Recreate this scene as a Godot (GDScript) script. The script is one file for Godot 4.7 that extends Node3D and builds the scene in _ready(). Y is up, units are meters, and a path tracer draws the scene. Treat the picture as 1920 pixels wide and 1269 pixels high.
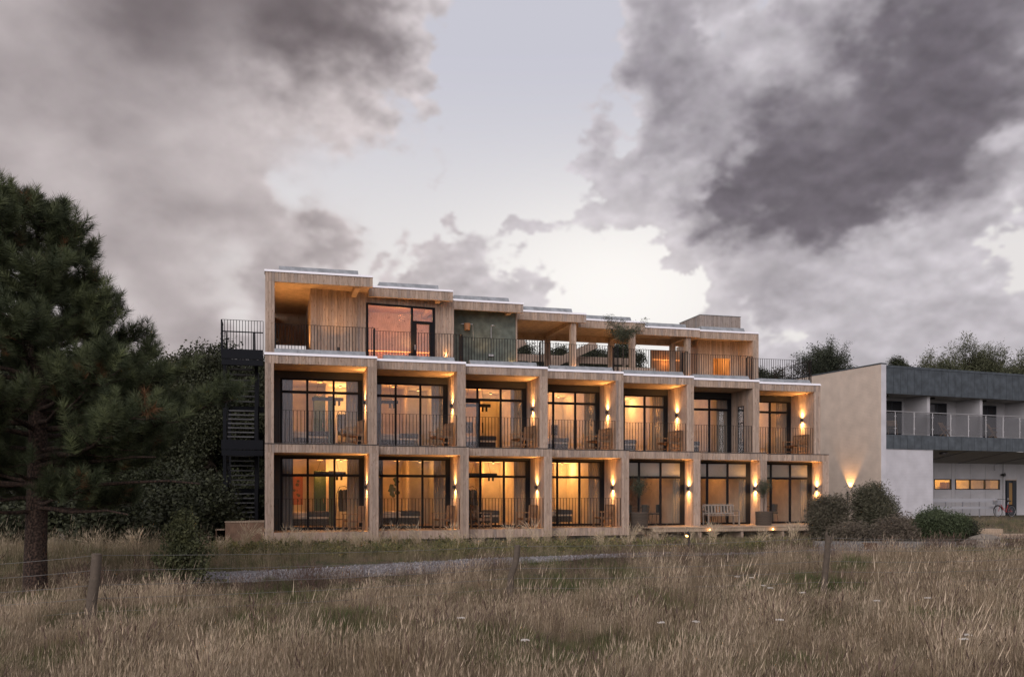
extends Node3D
# A three-storey timber hotel at dusk behind a meadow of dry grass.
# x runs along the hotel front, y up, -z away from the viewer; the ground at the hotel is y = 0.

const FOCAL := 1700.0 / 1269.0      # focal length over frame height
const YAW := 14.82                  # the lens axis is turned this far from the normal of the hotel front
const EYE := 1.85

var rng := RandomNumberGenerator.new()
var mats := {}
var used_names := {}
var unit := {}

func _ready() -> void:
	rng.seed = 20240917
	make_camera()
	make_sky()
	make_sun()
	make_materials()
	build_all()

func make_camera() -> void:
	var cam := Camera3D.new()
	cam.name = "camera"
	cam.projection = Camera3D.PROJECTION_FRUSTUM
	cam.near = 0.1
	cam.far = 900.0
	cam.size = 0.1 / FOCAL
	cam.frustum_offset = Vector2(0, 0.1 * (923.4 - 634.5) / 1700.0)
	add_child(cam)
	cam.position = Vector3(0, EYE, 0)
	cam.rotation_degrees = Vector3(0, -YAW, 0)
	cam.current = true

func make_sun() -> void:
	# the last daylight of the western sky behind the viewer: large and soft
	var sun := DirectionalLight3D.new()
	sun.name = "evening_light"
	sun.light_energy = 0.55
	sun.light_angular_distance = 50.0
	sun.light_color = Color(1.0, 0.965, 0.96)
	sun.shadow_enabled = true
	sun.rotation_degrees = Vector3(-24, -32, 0)
	add_child(sun)

# ------------------------------------------------------------------ sky
# soft clouds: [azimuth from the view axis, elevation, width, height, tilt (degrees), weight]
const CLOUDS := [
	[-16.0, 27.6, 9.0, 5.0, 12.0, 1.05], [-11.5, 24.8, 6.0, 3.6, 20.0, 0.42], [-7.0, 25.2, 3.4, 3.4, 0.0, 0.36],
	[-28.0, 22.5, 9.0, 7.0, 0.0, 0.46], [-19.0, 18.5, 9.0, 4.0, -20.0, 0.40], [-28.0, 28.5, 8.0, 3.0, 0.0, 0.30],
	[-25.0, 14.0, 10.0, 4.0, 0.0, 0.46], [-17.0, 9.6, 6.5, 2.2, 0.0, 0.42], [-13.0, 12.4, 2.2, 1.7, 30.0, 0.40], [-11.0, 15.2, 1.5, 1.2, 40.0, 0.34], [-22.0, 8.0, 9.0, 2.0, 0.0, 0.30],
	[-5.8, 20.0, 1.6, 0.9, -30.0, 0.22], [-4.6, 15.2, 1.0, 0.6, 0.0, 0.24], [-7.2, 15.3, 1.0, 0.6, 20.0, 0.22],
	[-6.4, 11.6, 2.0, 2.4, 0.0, 0.34], [-3.4, 12.4, 2.4, 3.3, 0.0, 0.38], [-0.4, 11.2, 2.6, 2.8, 0.0, 0.34], [2.0, 12.4, 1.1, 1.7, -30.0, 0.30],
	[6.0, 11.2, 1.3, 0.9, 0.0, 0.26], [1.8, 15.6, 2.8, 0.9, 18.0, 0.44],
	[5.9, 19.4, 2.2, 1.8, 20.0, 0.44], [7.6, 17.0, 3.0, 1.6, 15.0, 0.40], [9.6, 14.5, 2.0, 0.9, 0.0, 0.36], [9.6, 26.5, 3.0, 4.4, 0.0, 0.48], [8.4, 22.2, 2.0, 2.4, 0.0, 0.34],
	[12.5, 21.0, 5.5, 3.6, 18.0, 0.46], [19.5, 19.8, 8.5, 5.0, 18.0, 0.84], [16.0, 17.0, 7.0, 2.6, 8.0, 0.60], [27.5, 24.0, 7.0, 5.5, 25.0, 0.95], [22.0, 27.0, 8.0, 3.5, 0.0, 0.46], [14.5, 18.2, 4.5, 2.6, 22.0, 0.34], [12.0, 27.0, 4.0, 3.0, 0.0, 0.22], [24.0, 17.2, 5.0, 2.2, 10.0, 0.34],
	[15.0, 12.6, 5.0, 2.4, 0.0, 0.40], [21.0, 11.5, 8.0, 3.0, 0.0, 0.48], [28.0, 15.6, 4.5, 2.4, 12.0, 0.40], [26.0, 7.6, 9.0, 2.6, 0.0, 0.44], [15.0, 7.6, 6.0, 2.6, 0.0, 0.42]]
# places where the high cloud thins and the light comes through
const GAPS := [[7.6, 12.6, 2.6, 2.0, -10.0, 0.8], [11.8, 18.6, 1.5, 0.7, 10.0, 0.36], [12.6, 25.2, 1.2, 0.8, 20.0, 0.24], [17.5, 27.4, 2.0, 0.9, 10.0, 0.30],
	[28.4, 12.6, 1.4, 2.0, 0.0, 0.45], [27.5, 18.8, 2.0, 0.9, 25.0, 0.26], [17.6, 9.7, 1.4, 1.0, 10.0, 0.40], [16.2, 10.6, 0.9, 0.6, 0.0, 0.3], [-16.2, 10.6, 1.5, 0.8, 0.0, 0.22], [-13.5, 17.4, 2.0, 1.5, 40.0, 0.25], [-1.0, 21.5, 5.0, 6.5, 0.0, 0.4]]

var n_big := FastNoiseLite.new()
var n_mid := FastNoiseLite.new()
var n_fine := FastNoiseLite.new()

func blob(b: Array, a: float, e: float) -> float:
	var dx: float = a - b[0]
	var dy: float = e - b[1]
	if absf(dx) > 3.0 * (b[2] + b[3]) or absf(dy) > 3.0 * (b[2] + b[3]):
		return 0.0
	var t := deg_to_rad(b[4])
	var u: float = (dx * cos(t) + dy * sin(t)) / b[2]
	var v: float = (-dx * sin(t) + dy * cos(t)) / b[3]
	var r := u * u + v * v
	return b[5] * exp(-1.1 * r * sqrt(r)) if r < 6.0 else 0.0

func sky_color(az: float, e: float) -> Color:
	var a := az - YAW
	if a > 180.0: a -= 360.0
	if a < -180.0: a += 360.0
	var ra := deg_to_rad(az)
	var re := deg_to_rad(maxf(e, 0.0))
	var d := Vector3(sin(ra) * cos(re), sin(re), -cos(ra) * cos(re))
	var p := d * Vector3(1.0, 1.6, 1.0)
	var wx := n_mid.get_noise_3dv(p * 5.0)
	var wy := n_mid.get_noise_3dv(p * 5.0 + Vector3(7, 3, 1))
	var fx := n_fine.get_noise_3dv(p * 22.0)
	var fy := n_fine.get_noise_3dv(p * 22.0 + Vector3(4, 9, 2))
	var big := n_big.get_noise_3dv(p * 2.6 + Vector3(wx, wy, fx * 0.2) * 0.22)
	# long shutter: the clouds near the zenith and to the side are drawn out
	var calm := smoothstep(-4.0, -20.0, a)
	var fine := lerpf(1.0, 0.35, calm)
	var inside := smoothstep(58.0, 34.0, absf(a)) * smoothstep(46.0, 30.0, e)
	var t := 0.0
	if inside > 0.0:
		var aa := a + wx * 3.6 + fx * 2.1 * fine
		var ee := e + wy * 2.6 + fy * 1.8 * fine
		for b in CLOUDS: t += blob(b, aa, ee)
		for b in GAPS: t -= blob(b, aa, ee)
		t += big * 0.16 + fx * 0.09 * fine + 0.02
	var far := 0.34 + big * 0.9 + wx * 0.25 + fx * 0.07
	t = lerpf(far, t, inside)
	var hz := exp(-maxf(e, 0.0) / 9.0)
	var clear := Color(0.785, 0.785, 0.830).lerp(Color(0.925, 0.910, 0.900), smoothstep(27.0, 11.0, e))
	clear = clear.lerp(Color(0.80, 0.775, 0.79), 0.55 * hz * smoothstep(6.0, 24.0, absf(a - 6.0)))
	# afterglow low over the roof, and the faint pink of the sky opposite
	var g := exp(-(pow((a - 6.5) / 9.0, 2) + pow((e - 12.5) / 5.0, 2)))
	clear = clear.lerp(Color(1.0, 0.985, 0.97), 0.95 * g)
	var back := smoothstep(60.0, 150.0, absf(a))
	clear = clear.lerp(Color(0.86, 0.80, 0.83), 0.7 * back)
	var cover := smoothstep(0.07, lerpf(0.27, 0.52, calm), t)
	var deep := smoothstep(0.20, 1.50, t + fx * 0.09 * fine + big * 0.22 + wx * 0.16)
	var thin := Color(0.815, 0.775, 0.775).lerp(Color(0.790, 0.768, 0.790), smoothstep(-12.0, 4.0, a))
	thin = thin.lerp(Color(0.78, 0.73, 0.76), 0.5 * back)
	var dark := Color(0.360, 0.325, 0.335).lerp(Color(0.410, 0.385, 0.415), smoothstep(-12.0, 8.0, a))
	dark = dark.lerp(Color(0.56, 0.51, 0.53), back)
	var cloud := thin.lerp(dark, deep)
	# billows catch the light that comes from low over the roof
	var fl := n_fine.get_noise_3dv((d + Vector3(-0.004, -0.010, 0.0)) * Vector3(1.0, 1.6, 1.0) * 22.0)
	var lit := 1.0 + 0.13 * fine * (fx - fl)
	cloud = Color(cloud.r * lit, cloud.g * lit, cloud.b * lit)
	# bright rims where a cloud is thin in front of the glow
	cloud = cloud.lerp(Color(0.93, 0.89, 0.88), 0.35 * g * (1.0 - deep))
	return clear.lerp(cloud, cover * 0.94)

func make_sky() -> void:
	for n in [n_big, n_mid, n_fine]:
		n.noise_type = FastNoiseLite.TYPE_SIMPLEX_SMOOTH
		n.frequency = 1.0
		n.fractal_type = FastNoiseLite.FRACTAL_FBM
		n.fractal_gain = 0.5
	n_big.seed = 11; n_big.fractal_octaves = 3
	n_mid.seed = 23; n_mid.fractal_octaves = 3
	n_fine.seed = 37; n_fine.fractal_octaves = 4; n_fine.fractal_gain = 0.55
	var lw := 512
	var lh := 256
	var data := PackedByteArray()
	data.resize(lw * lh * 3)
	for j in lh:
		var e := 90.0 - (j + 0.5) / lh * 180.0
		for i in lw:
			var k := (j * lw + i) * 3
			var c := Color(0.40, 0.37, 0.34)
			if e > -1.0:
				c = sky_color((i + 0.5) / lw * 360.0 - 180.0, e)
			data[k] = int(clampf(c.r, 0, 1) * 255.0)
			data[k + 1] = int(clampf(c.g, 0, 1) * 255.0)
			data[k + 2] = int(clampf(c.b, 0, 1) * 255.0)
	var img := Image.create_from_data(lw, lh, false, Image.FORMAT_RGB8, data)
	var W := 4096
	var H := 2048
	img.resize(W, H, Image.INTERPOLATE_CUBIC)
	# the part of the sky in view, at full resolution (computed at half of it, then smoothed)
	var x0 := int((YAW - 38.0 + 180.0) / 360.0 * W)
	var x1 := int((YAW + 38.0 + 180.0) / 360.0 * W)
	var y0 := int((90.0 - 36.0) / 180.0 * H)
	var y1 := int(90.5 / 180.0 * H)
	var w := int((x1 - x0) / 1.5)
	var h := int((y1 - y0) / 1.5)
	data = PackedByteArray()
	data.resize(w * h * 3)
	for j in h:
		var e := 90.0 - (y0 + (j + 0.5) * 1.5) / H * 180.0
		for i in w:
			var c := sky_color((x0 + (i + 0.5) * 1.5) / W * 360.0 - 180.0, e)
			var k := (j * w + i) * 3
			data[k] = int(clampf(c.r, 0, 1) * 255.0)
			data[k + 1] = int(clampf(c.g, 0, 1) * 255.0)
			data[k + 2] = int(clampf(c.b, 0, 1) * 255.0)
	var part := Image.create_from_data(w, h, false, Image.FORMAT_RGB8, data)
	part.resize(int(w * 1.5), int(h * 1.5), Image.INTERPOLATE_CUBIC)
	img.blit_rect(part, Rect2i(Vector2i.ZERO, part.get_size()), Vector2i(x0, y0))
	# the engine puts -z at the edge of a panorama
	var rolled := Image.create_empty(W, H, false, Image.FORMAT_RGB8)
	rolled.blit_rect(img, Rect2i(W / 2, 0, W / 2, H), Vector2i.ZERO)
	rolled.blit_rect(img, Rect2i(0, 0, W / 2, H), Vector2i(W / 2, 0))
	var pan := PanoramaSkyMaterial.new()
	pan.panorama = ImageTexture.create_from_image(rolled)
	var sky := Sky.new()
	sky.sky_material = pan
	var env := Environment.new()
	env.background_mode = Environment.BG_SKY
	env.sky = sky
	env.tonemap_mode = Environment.TONE_MAPPER_LINEAR
	env.tonemap_exposure = 1.0
	env.sdfgi_enabled = true
	env.ssao_enabled = true
	env.ssil_enabled = true
	var we := WorldEnvironment.new()
	we.name = "surroundings"
	we.environment = env
	add_child(we)

# ------------------------------------------------------------------ helpers
class MB:
	# collects faces for one mesh
	var v := PackedVector3Array()
	var n := PackedVector3Array()
	var uv := PackedVector2Array()
	var c := PackedColorArray()
	var ix := PackedInt32Array()
	var x := Transform3D.IDENTITY
	var col := Color.WHITE
	func quad(p0: Vector3, p1: Vector3, p2: Vector3, p3: Vector3, uvo := Vector2.ZERO, us := 1.0, vs := 1.0) -> void:
		# corners clockwise seen from the front
		var a := x * p0; var b := x * p1; var d := x * p2; var e := x * p3
		var nn := (d - a).cross(b - a)
		if nn.length_squared() < 1e-14:
			nn = (e - a).cross(d - a)
		nn = nn.normalized()
		var k := v.size()
		v.append(a); v.append(b); v.append(d); v.append(e)
		for i in 4:
			n.append(nn); c.append(col)
		uv.append(uvo); uv.append(uvo + Vector2(0, vs)); uv.append(uvo + Vector2(us, vs)); uv.append(uvo + Vector2(us, 0))
		ix.append(k); ix.append(k + 1); ix.append(k + 2); ix.append(k); ix.append(k + 2); ix.append(k + 3)
	func box(lo: Vector3, hi: Vector3) -> void:
		var a := lo; var b := hi
		var s := b - a
		quad(Vector3(a.x, a.y, b.z), Vector3(a.x, b.y, b.z), Vector3(b.x, b.y, b.z), Vector3(b.x, a.y, b.z), Vector2(a.x, a.y), s.x, s.y)
		quad(Vector3(b.x, a.y, a.z), Vector3(b.x, b.y, a.z), Vector3(a.x, b.y, a.z), Vector3(a.x, a.y, a.z), Vector2(a.x, a.y), s.x, s.y)
		quad(Vector3(a.x, a.y, a.z), Vector3(a.x, b.y, a.z), Vector3(a.x, b.y, b.z), Vector3(a.x, a.y, b.z), Vector2(a.z, a.y), s.z, s.y)
		quad(Vector3(b.x, a.y, b.z), Vector3(b.x, b.y, b.z), Vector3(b.x, b.y, a.z), Vector3(b.x, a.y, a.z), Vector2(a.z, a.y), s.z, s.y)
		quad(Vector3(a.x, b.y, b.z), Vector3(a.x, b.y, a.z), Vector3(b.x, b.y, a.z), Vector3(b.x, b.y, b.z), Vector2(a.x, a.z), s.x, s.z)
		quad(Vector3(a.x, a.y, a.z), Vector3(a.x, a.y, b.z), Vector3(b.x, a.y, b.z), Vector3(b.x, a.y, a.z), Vector2(a.x, a.z), s.x, s.z)
	func beam(p: Vector3, q: Vector3, w: float, h: float, up := Vector3.UP) -> void:
		# a bar of section w x h from p to q
		var keep := x
		var f := (q - p)
		var l := f.length()
		f /= l
		var r := f.cross(up)
		if r.length() < 1e-4: r = f.cross(Vector3.RIGHT)
		r = r.normalized()
		var u := r.cross(f).normalized()
		x = keep * Transform3D(Basis(r, u, -f), p)
		box(Vector3(-w / 2, -h / 2, -l), Vector3(w / 2, h / 2, 0))
		x = keep
	func tube(pts: Array, rad: Array, sides := 6, cap := true) -> void:
		var m := pts.size()
		var k := v.size()
		var side := Vector3.ZERO
		for i in m:
			var p: Vector3 = pts[i]
			var t: Vector3 = (pts[mini(i + 1, m - 1)] - pts[maxi(i - 1, 0)]).normalized()
			if side == Vector3.ZERO:
				side = t.cross(Vector3.FORWARD if absf(t.z) < 0.8 else Vector3.RIGHT).normalized()
			side = (side - t * side.dot(t)).normalized()
			var up := t.cross(side)
			for j in sides + 1:
				var a := TAU * j / sides
				var o := side * cos(a) + up * sin(a)
				v.append(x * (p + o * float(rad[i])))
				n.append((x.basis * o).normalized())
				uv.append(Vector2(float(j) / sides, float(i)))
				c.append(col)
		for i in m - 1:
			for j in sides:
				var a := k + i * (sides + 1) + j
				var b := a + sides + 1
				ix.append(a); ix.append(b); ix.append(a + 1)
				ix.append(a + 1); ix.append(b); ix.append(b + 1)
		if cap:
			for e in [0, m - 1]:
				var k0 := v.size()
				var t: Vector3 = (pts[m - 1] - pts[m - 2]).normalized() if e else (pts[0] - pts[1]).normalized()
				v.append(x * pts[e]); n.append((x.basis * t).normalized()); uv.append(Vector2.ZERO); c.append(col)
				for j in sides + 1:
					v.append(v[k + e * (sides + 1) + j]); n.append((x.basis * t).normalized()); uv.append(Vector2.ZERO); c.append(col)
				for j in sides:
					ix.append(k0)
					if e:
						ix.append(k0 + 2 + j); ix.append(k0 + 1 + j)
					else:
						ix.append(k0 + 1 + j); ix.append(k0 + 2 + j)
	func tri(a: Vector3, b: Vector3, d: Vector3, nn: Vector3) -> void:
		var k := v.size()
		if (d - a).cross(b - a).dot(nn) < 0.0:
			var keep := b
			b = d
			d = keep
		v.append(x * a); v.append(x * b); v.append(x * d)
		for i in 3:
			n.append(nn); c.append(col); uv.append(Vector2.ZERO)
		ix.append(k); ix.append(k + 1); ix.append(k + 2)
	func mesh() -> ArrayMesh:
		var a := []
		a.resize(Mesh.ARRAY_MAX)
		a[Mesh.ARRAY_VERTEX] = v
		a[Mesh.ARRAY_NORMAL] = n
		a[Mesh.ARRAY_TEX_UV] = uv
		a[Mesh.ARRAY_COLOR] = c
		a[Mesh.ARRAY_INDEX] = ix
		var m := ArrayMesh.new()
		m.add_surface_from_arrays(Mesh.PRIMITIVE_TRIANGLES, a)
		return m

func numbered(called: String) -> String:
	var k: int = used_names.get(called, 0)
	used_names[called] = k + 1
	return called if k == 0 else "%s_%03d" % [called, k]

func tag(o: Node3D, label: String, category: String, group := "", kind := "") -> Node3D:
	o.set_meta("label", label)
	if category: o.set_meta("category", category)
	if group: o.set_meta("group", group)
	if kind: o.set_meta("kind", kind)
	return o

func thing(called: String, label: String, category: String, at := Vector3.ZERO, turn := 0.0, group := "") -> Node3D:
	var o := Node3D.new()
	o.name = numbered(called)
	add_child(o)
	o.position = at
	o.rotation.y = turn
	return tag(o, label, category, group)

func structure(called: String, label: String) -> Node3D:
	var o := Node3D.new()
	o.name = numbered(called)
	add_child(o)
	o.set_meta("kind", "structure")
	o.set_meta("label", label)
	return o

func part(called: String, b, m: Material, parent: Node, kind := "") -> MeshInstance3D:
	var o := MeshInstance3D.new()
	o.name = called
	o.mesh = b.mesh() if b is MB else b
	o.material_override = m
	parent.add_child(o, true)
	if kind: o.set_meta("kind", kind)
	return o

func hold(called: String, parent: Node, at := Vector3.ZERO, turn := 0.0) -> Node3D:
	var o := Node3D.new()
	o.name = called
	o.position = at
	o.rotation.y = turn
	parent.add_child(o, true)
	return o

func boxed(called: String, lo: Vector3, hi: Vector3, m: Material, parent: Node) -> MeshInstance3D:
	var b := MB.new()
	b.box(lo, hi)
	return part(called, b, m, parent)

func copy_of(o: Node3D, label: String, at: Vector3, turn := 0.0) -> Node3D:
	var c := o.duplicate()
	c.name = numbered(o.name)
	add_child(c)
	c.position = at
	c.rotation.y = turn
	c.set_meta("label", label)
	return c

# a wall of upright boards on the rectangle from p along r (unit) and up, facing out = up x r turned to the viewer
func boards(b: MB, p: Vector3, r: Vector3, w: float, h: float, pitch := 0.118, out := Vector3.ZERO, g := 0.009) -> void:
	var o := out if out != Vector3.ZERO else r.cross(Vector3.UP)
	var count := maxi(1, roundi(w / pitch))
	var s := w / count
	for i in count:
		var t := rng.randf_range(0.74, 1.10)
		var warm := rng.randf_range(-0.025, 0.025)
		b.col = Color(t * (1.0 + warm), t, t * (1.0 - warm * 1.4))
		if rng.randf() < 0.10:
			b.col = b.col * Color(0.80, 0.83, 0.88)
		var uo := Vector2(rng.randf(), rng.randf())
		# long walls are made of butted lengths
		var cuts := [0.0, h]
		if h > 1.6 and rng.randf() < 0.55:
			cuts = [0.0, h * rng.randf_range(0.25, 0.75), h]
		for k in cuts.size() - 1:
			var y0: float = cuts[k] + (0.002 if k > 0 else 0.0)
			var y1: float = cuts[k + 1]
			var a := p + r * (i * s) + Vector3.UP * y0
			var hh := y1 - y0
			var us := s / 0.5
			var vs := hh / 2.0
			if k == 1:
				uo = Vector2(rng.randf(), rng.randf())
				b.col = b.col * rng.randf_range(0.92, 1.06)
			var ri := r * s
			var gi := r * g
			var bk := o * 0.016
			var up := Vector3.UP * hh
			b.quad(a + gi, a + up + gi, a + up + ri - gi, a + ri - gi, uo, us, vs)
			b.quad(a - bk, a + up - bk, a + up + gi, a + gi, uo, 0.01, vs)
			b.quad(a + ri - gi, a + up + ri - gi, a + up + ri - bk, a + ri - bk, uo, 0.01, vs)
	b.col = Color.WHITE

# ------------------------------------------------------------------ materials
func image_of(w: int, h: int, f: Callable) -> ImageTexture:
	var data := PackedByteArray()
	data.resize(w * h * 3)
	for j in h:
		for i in w:
			var c: Color = f.call(i, j)
			var k := (j * w + i) * 3
			data[k] = int(clampf(c.r, 0, 1) * 255.0)
			data[k + 1] = int(clampf(c.g, 0, 1) * 255.0)
			data[k + 2] = int(clampf(c.b, 0, 1) * 255.0)
	var img := Image.create_from_data(w, h, false, Image.FORMAT_RGB8, data)
	img.generate_mipmaps()
	return ImageTexture.create_from_image(img)

func noise(sd: int, oct := 4, type := FastNoiseLite.TYPE_SIMPLEX_SMOOTH) -> FastNoiseLite:
	var n := FastNoiseLite.new()
	n.seed = sd
	n.frequency = 1.0
	n.noise_type = type
	n.fractal_type = FastNoiseLite.FRACTAL_FBM
	n.fractal_octaves = oct
	return n

# a tiling field of noise values (-1..1) of w x h, drawn cells_x x cells_y fine and stretched
func field(sd: int, w: int, h: int, cells_x: int, cells_y: int, freq := 0.05, oct := 4) -> PackedFloat32Array:
	var n := noise(sd, oct)
	n.frequency = freq
	var img := n.get_seamless_image(cells_x, cells_y)
	img.convert(Image.FORMAT_RF)
	# wrap one row and column round before stretching, so that the seam stays closed
	var big := Image.create_empty(cells_x * 3, cells_y * 3, false, Image.FORMAT_RF)
	for i in 3:
		for j in 3:
			big.blit_rect(img, Rect2i(0, 0, cells_x, cells_y), Vector2i(i * cells_x, j * cells_y))
	big.resize(w * 3, h * 3, Image.INTERPOLATE_CUBIC)
	var out := big.get_region(Rect2i(w, h, w, h)).get_data().to_float32_array()
	for i in out.size(): out[i] = out[i] * 2.0 - 1.0
	return out

func lin(r: float, g: float, b: float, a := 1.0) -> Color:
	var c := Color(r, g, b).linear_to_srgb()
	c.a = a
	return c

func plain(key: String, color: Color, rough := 0.7, metal := 0.0, vcol := false) -> StandardMaterial3D:
	var m := StandardMaterial3D.new()
	m.resource_name = key
	m.albedo_color = color
	m.roughness = rough
	m.metallic = metal
	m.vertex_color_use_as_albedo = vcol
	mats[key] = m
	return m

func textured(key: String, color: Color, tex: Texture2D, scale: float, rough := 0.8, vcol := false, world := true) -> StandardMaterial3D:
	var m := plain(key, color, rough, 0.0, vcol)
	m.albedo_texture = tex
	m.uv1_triplanar = true
	m.uv1_world_triplanar = world
	m.uv1_scale = Vector3.ONE * scale
	return m

func glow(key: String, color: Color, energy: float) -> StandardMaterial3D:
	var m := plain(key, Color(0.9, 0.85, 0.75), 0.5)
	m.emission_enabled = true
	m.emission = color
	m.emission_energy_multiplier = energy
	return m

func make_materials() -> void:
	# spruce boards: grain along v, knots
	var kr := RandomNumberGenerator.new()
	kr.seed = 99
	var knots := []
	for i in 24:
		knots.append([kr.randf() * 256.0, kr.randf() * 512.0, kr.randf_range(2.0, 4.6), kr.randf_range(0.35, 0.9)])
	var f_patch := field(31, 256, 512, 64, 64, 0.04, 3)
	var f_warp := field(32, 256, 512, 48, 32, 0.06, 2)
	var f_fine := field(33, 256, 512, 256, 32, 0.25, 3)
	var spruce := image_of(256, 512, func(i, j):
		var q: int = j * 256 + i
		var near := 0.0
		var core := 0.0
		for k in knots:
			var dx := absf(i - k[0]); dx = minf(dx, 256.0 - dx)
			var dy := absf(j - k[1]); dy = minf(dy, 512.0 - dy)
			if dx < 30.0 and dy < 40.0:
				var r: float = sqrt(dx * dx + dy * dy * 0.30) / k[2]
				near += exp(-r * r * 0.25)
				core = maxf(core, k[3] * smoothstep(1.25, 0.75, r))
		var line := 0.5 + 0.5 * sin(i * TAU * 22.0 / 256.0 + f_warp[q] * 5.0 + near * 5.0)
		var t := 0.87 + 0.08 * f_patch[q] + 0.05 * f_fine[q] - 0.06 * line * line
		var c := Color(t, t * (0.985 - 0.02 * line), t * (0.965 - 0.04 * line))
		return c.lerp(Color(0.34, 0.23, 0.16), core * 0.85).lerp(c * Color(0.84, 0.76, 0.68), clampf(near * 0.3, 0.0, 0.35) * (1.0 - core)))
	var m := plain("cladding_weathered", lin(0.46, 0.415, 0.395), 0.85, 0.0, true)
	m.albedo_texture = spruce
	m = plain("cladding", lin(0.66, 0.535, 0.450), 0.78, 0.0, true)
	m.albedo_texture = spruce
	var wood := textured("timber", lin(0.68, 0.52, 0.38), spruce, 0.55, 0.6)
	wood.uv1_scale = Vector3(0.9, 0.35, 0.9)
	wood = textured("timber_grey", lin(0.52, 0.43, 0.365), spruce, 0.55, 0.8)
	wood.uv1_scale = Vector3(0.9, 0.35, 0.9)
	wood = textured("deck", lin(0.50, 0.38, 0.27), spruce, 0.5, 0.75)
	wood = textured("teak", lin(0.34, 0.22, 0.135), spruce, 1.4, 0.65, false, false)
	wood = textured("teak_board", lin(0.30, 0.195, 0.135), spruce, 1.0, 0.75)
	wood = textured("teak_grey", lin(0.40, 0.36, 0.32), spruce, 1.4, 0.8, false, false)
	wood = textured("oak_floor", lin(0.48, 0.34, 0.21), spruce, 0.7, 0.45)
	wood = textured("walnut", lin(0.14, 0.08, 0.05), spruce, 1.0, 0.5, false, false)
	wood = textured("post_wood", lin(0.165, 0.140, 0.115), spruce, 3.0, 0.9, false, false)
	# blotchy coats: plaster, concrete, zinc
	var f_cloud := field(34, 256, 256, 64, 64, 0.04, 4)
	var f_grit := field(35, 256, 256, 256, 256, 0.2, 3)
	var f_blot := field(36, 256, 256, 256, 256, 0.02, 5)
	var coat := image_of(256, 256, func(i, j):
		var t: float = 0.94 + 0.05 * f_cloud[j * 256 + i] + 0.03 * f_grit[j * 256 + i]
		return Color(t, t, t))
	var stain := image_of(256, 256, func(i, j):
		var t: float = 0.84 + 0.16 * f_blot[j * 256 + i] + 0.05 * f_grit[j * 256 + i]
		return Color(t, t * 1.005, t))
	var speck := image_of(256, 256, func(i, j):
		var t: float = 0.80 + 0.4 * f_grit[j * 256 + i] + 0.12 * f_blot[j * 256 + i]
		return Color(t, t * 0.99, t * 0.97))
	textured("plaster", lin(0.78, 0.69, 0.55), coat, 0.6, 0.9)
	textured("ceiling_panel", lin(0.74, 0.62, 0.45), coat, 0.5, 0.85)
	textured("walnut_panel", lin(0.30, 0.20, 0.11), stain, 0.8, 0.7)
	wood = textured("sauna_wood", lin(0.60, 0.40, 0.28), spruce, 0.5, 0.6)
	m = plain("roller_blind", lin(0.34, 0.32, 0.27), 0.9)
	m.backlight_enabled = true
	m.backlight = lin(0.55, 0.5, 0.4)
	wood = textured("deck_pale", lin(0.55, 0.45, 0.35), spruce, 0.5, 0.8)
	plain("galvanised_dark", lin(0.11, 0.115, 0.12), 0.6, 0.1)
	textured("zinc_band", lin(0.13, 0.155, 0.178), stain, 0.35, 0.5).metallic = 0.3
	plain("galvanised_light", lin(0.42, 0.43, 0.46), 0.55, 0.2)
	plain("dark_glass", lin(0.012, 0.013, 0.016), 0.06)
	plain("door_pane", lin(0.30, 0.17, 0.05), 0.15)
	m = plain("balcony_glass", Color(0.10, 0.12, 0.13, 0.28), 0.03)
	m.transparency = BaseMaterial3D.TRANSPARENCY_ALPHA
	plain("stone_mix", Color.WHITE, 0.9, 0.0, true)
	plain("shed_green", lin(0.09, 0.10, 0.085), 0.8)
	textured("green_plaster", lin(0.150, 0.180, 0.155), stain, 0.42, 0.75)
	textured("zinc", lin(0.46, 0.49, 0.52), stain, 0.5, 0.48).metallic = 0.35
	textured("zinc_dark", lin(0.105, 0.128, 0.150), stain, 0.35, 0.5).metallic = 0.3
	textured("concrete", lin(0.25, 0.24, 0.23), stain, 0.8, 0.9)
	textured("gravel", lin(0.27, 0.265, 0.285), speck, 1.6, 0.95)
	textured("render_cream", lin(0.74, 0.63, 0.53), coat, 0.35, 0.9)
	textured("render_white", lin(0.68, 0.68, 0.72), coat, 0.35, 0.85)
	textured("panel_white", lin(0.54, 0.54, 0.56), coat, 0.25, 0.6)  # white lowered so that the colour carries the shade of the recesses
	textured("grey_soffit", lin(0.34, 0.325, 0.31), coat, 0.3, 0.8)
	textured("boulder", lin(0.30, 0.26, 0.215), stain, 1.2, 0.9, false, false)
	var f_bark := field(37, 128, 256, 128, 96, 0.09, 4)
	var bark := image_of(128, 256, func(i, j):
		var t: float = 0.62 + 0.55 * f_bark[j * 128 + i]
		return Color(t, t * 0.93, t * 0.88))
	m = textured("bark", lin(0.125, 0.092, 0.076), bark, 1.8, 0.95, false, false)
	textured("bark_grey", lin(0.16, 0.14, 0.12), bark, 1.6, 0.95, false, false)
	var earth := image_of(256, 256, func(i, j):
		var a: float = f_blot[j * 256 + i]
		var t: float = 0.72 + 0.25 * f_grit[j * 256 + i]
		return Color(t, t * 0.97, t * 0.88).lerp(Color(t * 0.78, t * 0.92, t * 0.62), smoothstep(-0.05, 0.35, a)))
	textured("earth", lin(0.155, 0.120, 0.078), earth, 0.21, 1.0)
	plain("black_steel", lin(0.012, 0.0135, 0.017), 0.65, 0.0)
	plain("rail_steel", lin(0.016, 0.015, 0.016), 0.5, 0.2)
	plain("window_frame", lin(0.012, 0.0125, 0.015), 0.45, 0.1)
	plain("anthracite", lin(0.030, 0.029, 0.028), 0.55)
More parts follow.
